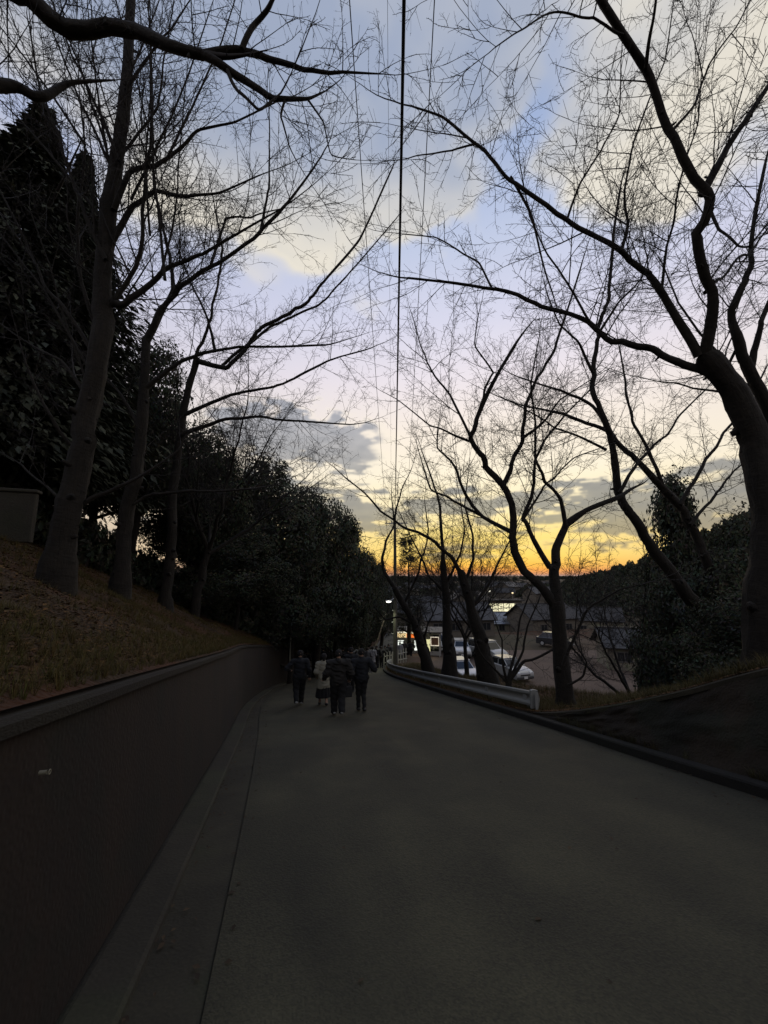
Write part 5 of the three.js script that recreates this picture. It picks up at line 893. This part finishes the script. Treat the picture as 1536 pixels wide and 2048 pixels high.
const shC = figureShapes({ stride: .55, hem: .8, thick: .055, baggy: .038, puff: 2.2, hood: true, shoulder: .2, arms: [[[-.1, -.26, .05], [-.16, -.44, -.08]], [[.12, -.26, .05], [.1, -.48, -.05]]], lift: .2 });
const shD = figureShapes({ stride: .35, hem: .82, thick: .04, baggy: .006, shoulder: .2, wide: .7, arms: [[[-.1, -.24, .1], [-.08, -.26, -.14]], [[.14, -.24, .1], [.13, -.3, -.1]]] });
const shE = figureShapes({ stride: -.4, hem: .78, thick: .035, baggy: .02, arms: [[[-.07, -.27, .02], [-.06, -.5, -.06]], [[.09, -.25, .08], [.07, -.34, -.12]]] });
const bag = (rgb, x, y, z, w, h, d) => (t) => { const b = part('bag', merged([rbox(w, h, d, .03)]), dye(...rgb), t, [x, y, z]); part('strap', new THREE.TorusGeometry(w * .32, .01, 6, 14, Math.PI), dye(...rgb), b, [0, h / 2, 0]); };
person(shA, { coat: NAVY, legs: INK, shoe: WSHOE }, 'person in a dark jacket with left elbow out, one foot lifted, leftmost of those nearby', [13.3, .62], 1.62, 0);
person(shB, { coat: CREAM, legs: INK, shoe: BSHOE }, 'person in a long cream coat over a dark skirt, partly hidden by a neighbour', [12.9, 1.32], 1.5, .05);
person(shC, { coat: BROWNISH, legs: INK, shoe: WSHOE }, 'person in a bulky brown-black jacket, largest and nearest figure', [10.9, 1.5], 1.6, -.05, undefined, bag([.015, .015, .016], .24, .62, -.02, .24, .3, .1));
person(shD, { coat: NAVY, legs: INK, shoe: BSHOE }, 'person in a dark jacket with tapering trousers, rightmost of the near group', [11.25, 2.18], 1.6, .03, undefined, bag([.4, .4, .38], .27, 1.12, -.1, .1, .16, .05));
person(shE, { coat: INK, legs: INK, shoe: BSHOE }, 'person in a dark jacket just behind the rightmost walker, pale bag at the hip', [15.6, 2.62], 1.63, 0, undefined, bag([.42, .41, .36], .2, 1.08, .06, .12, .2, .08));
const far = [[shE, INK, 613, 1306, 25.5, 'person in dark clothes directly right of the leftmost near walker'], [shC, COAL, 633, 1307, 27, 'person in dark clothes in the far group, left of the cream coat'], [shD, INK, 646, 1304, 29, 'person in a dark coat in the far group above the cream coat'], [shA, COAL, 657, 1304, 26.5, 'person in dark clothes in the far group, right above the cream coat'], [shE, INK, 686, 1303, 26, 'person in dark clothes peering past the bulky jacket'], [shE, GREY, 735, 1303, 27.5, 'person in a grey jacket right of the near group'], [shB, PALE, 745, 1306, 29, 'person in a pale grey coat at the right of the far group'], [shC, INK, 753, 1306, 31, 'person in black next to the pale grey coat'], [shD, INK, 763, 1302, 32, 'person in black at the near end of the guardrail bend'], [shA, INK, 777, 1289, 36, 'person in black walking past the utility pole'], [shB, COAL, 604, 1307, 24, 'person in a dark skirt in the far group behind the leftmost walker'], [shE, COAL, 624, 1309, 33, 'person in dark clothes far down the road, left half of the crowd'], [shD, GREY, 668, 1306, 31, 'person in a grey coat in the far crowd just left of the bulky jacket'], [shC, COAL, 697, 1304, 23.5, 'person in a dark jacket between the bulky jacket and the rightmost walkers'], [shA, GREY, 716, 1305, 33, 'person in grey far down the road behind the rightmost walkers'], [shB, GREY, 741, 1300, 34, 'person in a grey coat farthest down at the bend'], [shE, INK, 770, 1296, 34, 'person in black at the bend left of the utility pole'],
  [shE, COAL, 808, 1290, 39.5, 'person in black standing before the lit stall, left'], [shD, INK, 822, 1290, 40.5, 'person in black standing before the lit stall, right'], [shB, PALE, 800, 1296, 38, 'person in a pale coat standing before the lit stall']];
far.forEach(([sh, coat, px, py, z, label], k) => { const p = at(px, py, z), [s, l] = toSL(p.x, p.z); person(sh, { coat, legs: INK, shoe: k % 3 ? BSHOE : WSHOE }, label, [s, l], 1.54 + .12 * ((k * 7) % 5) / 4, -.25 + .08 * (k % 3), 'people further down the road'); });


renderer.render(scene, camera);
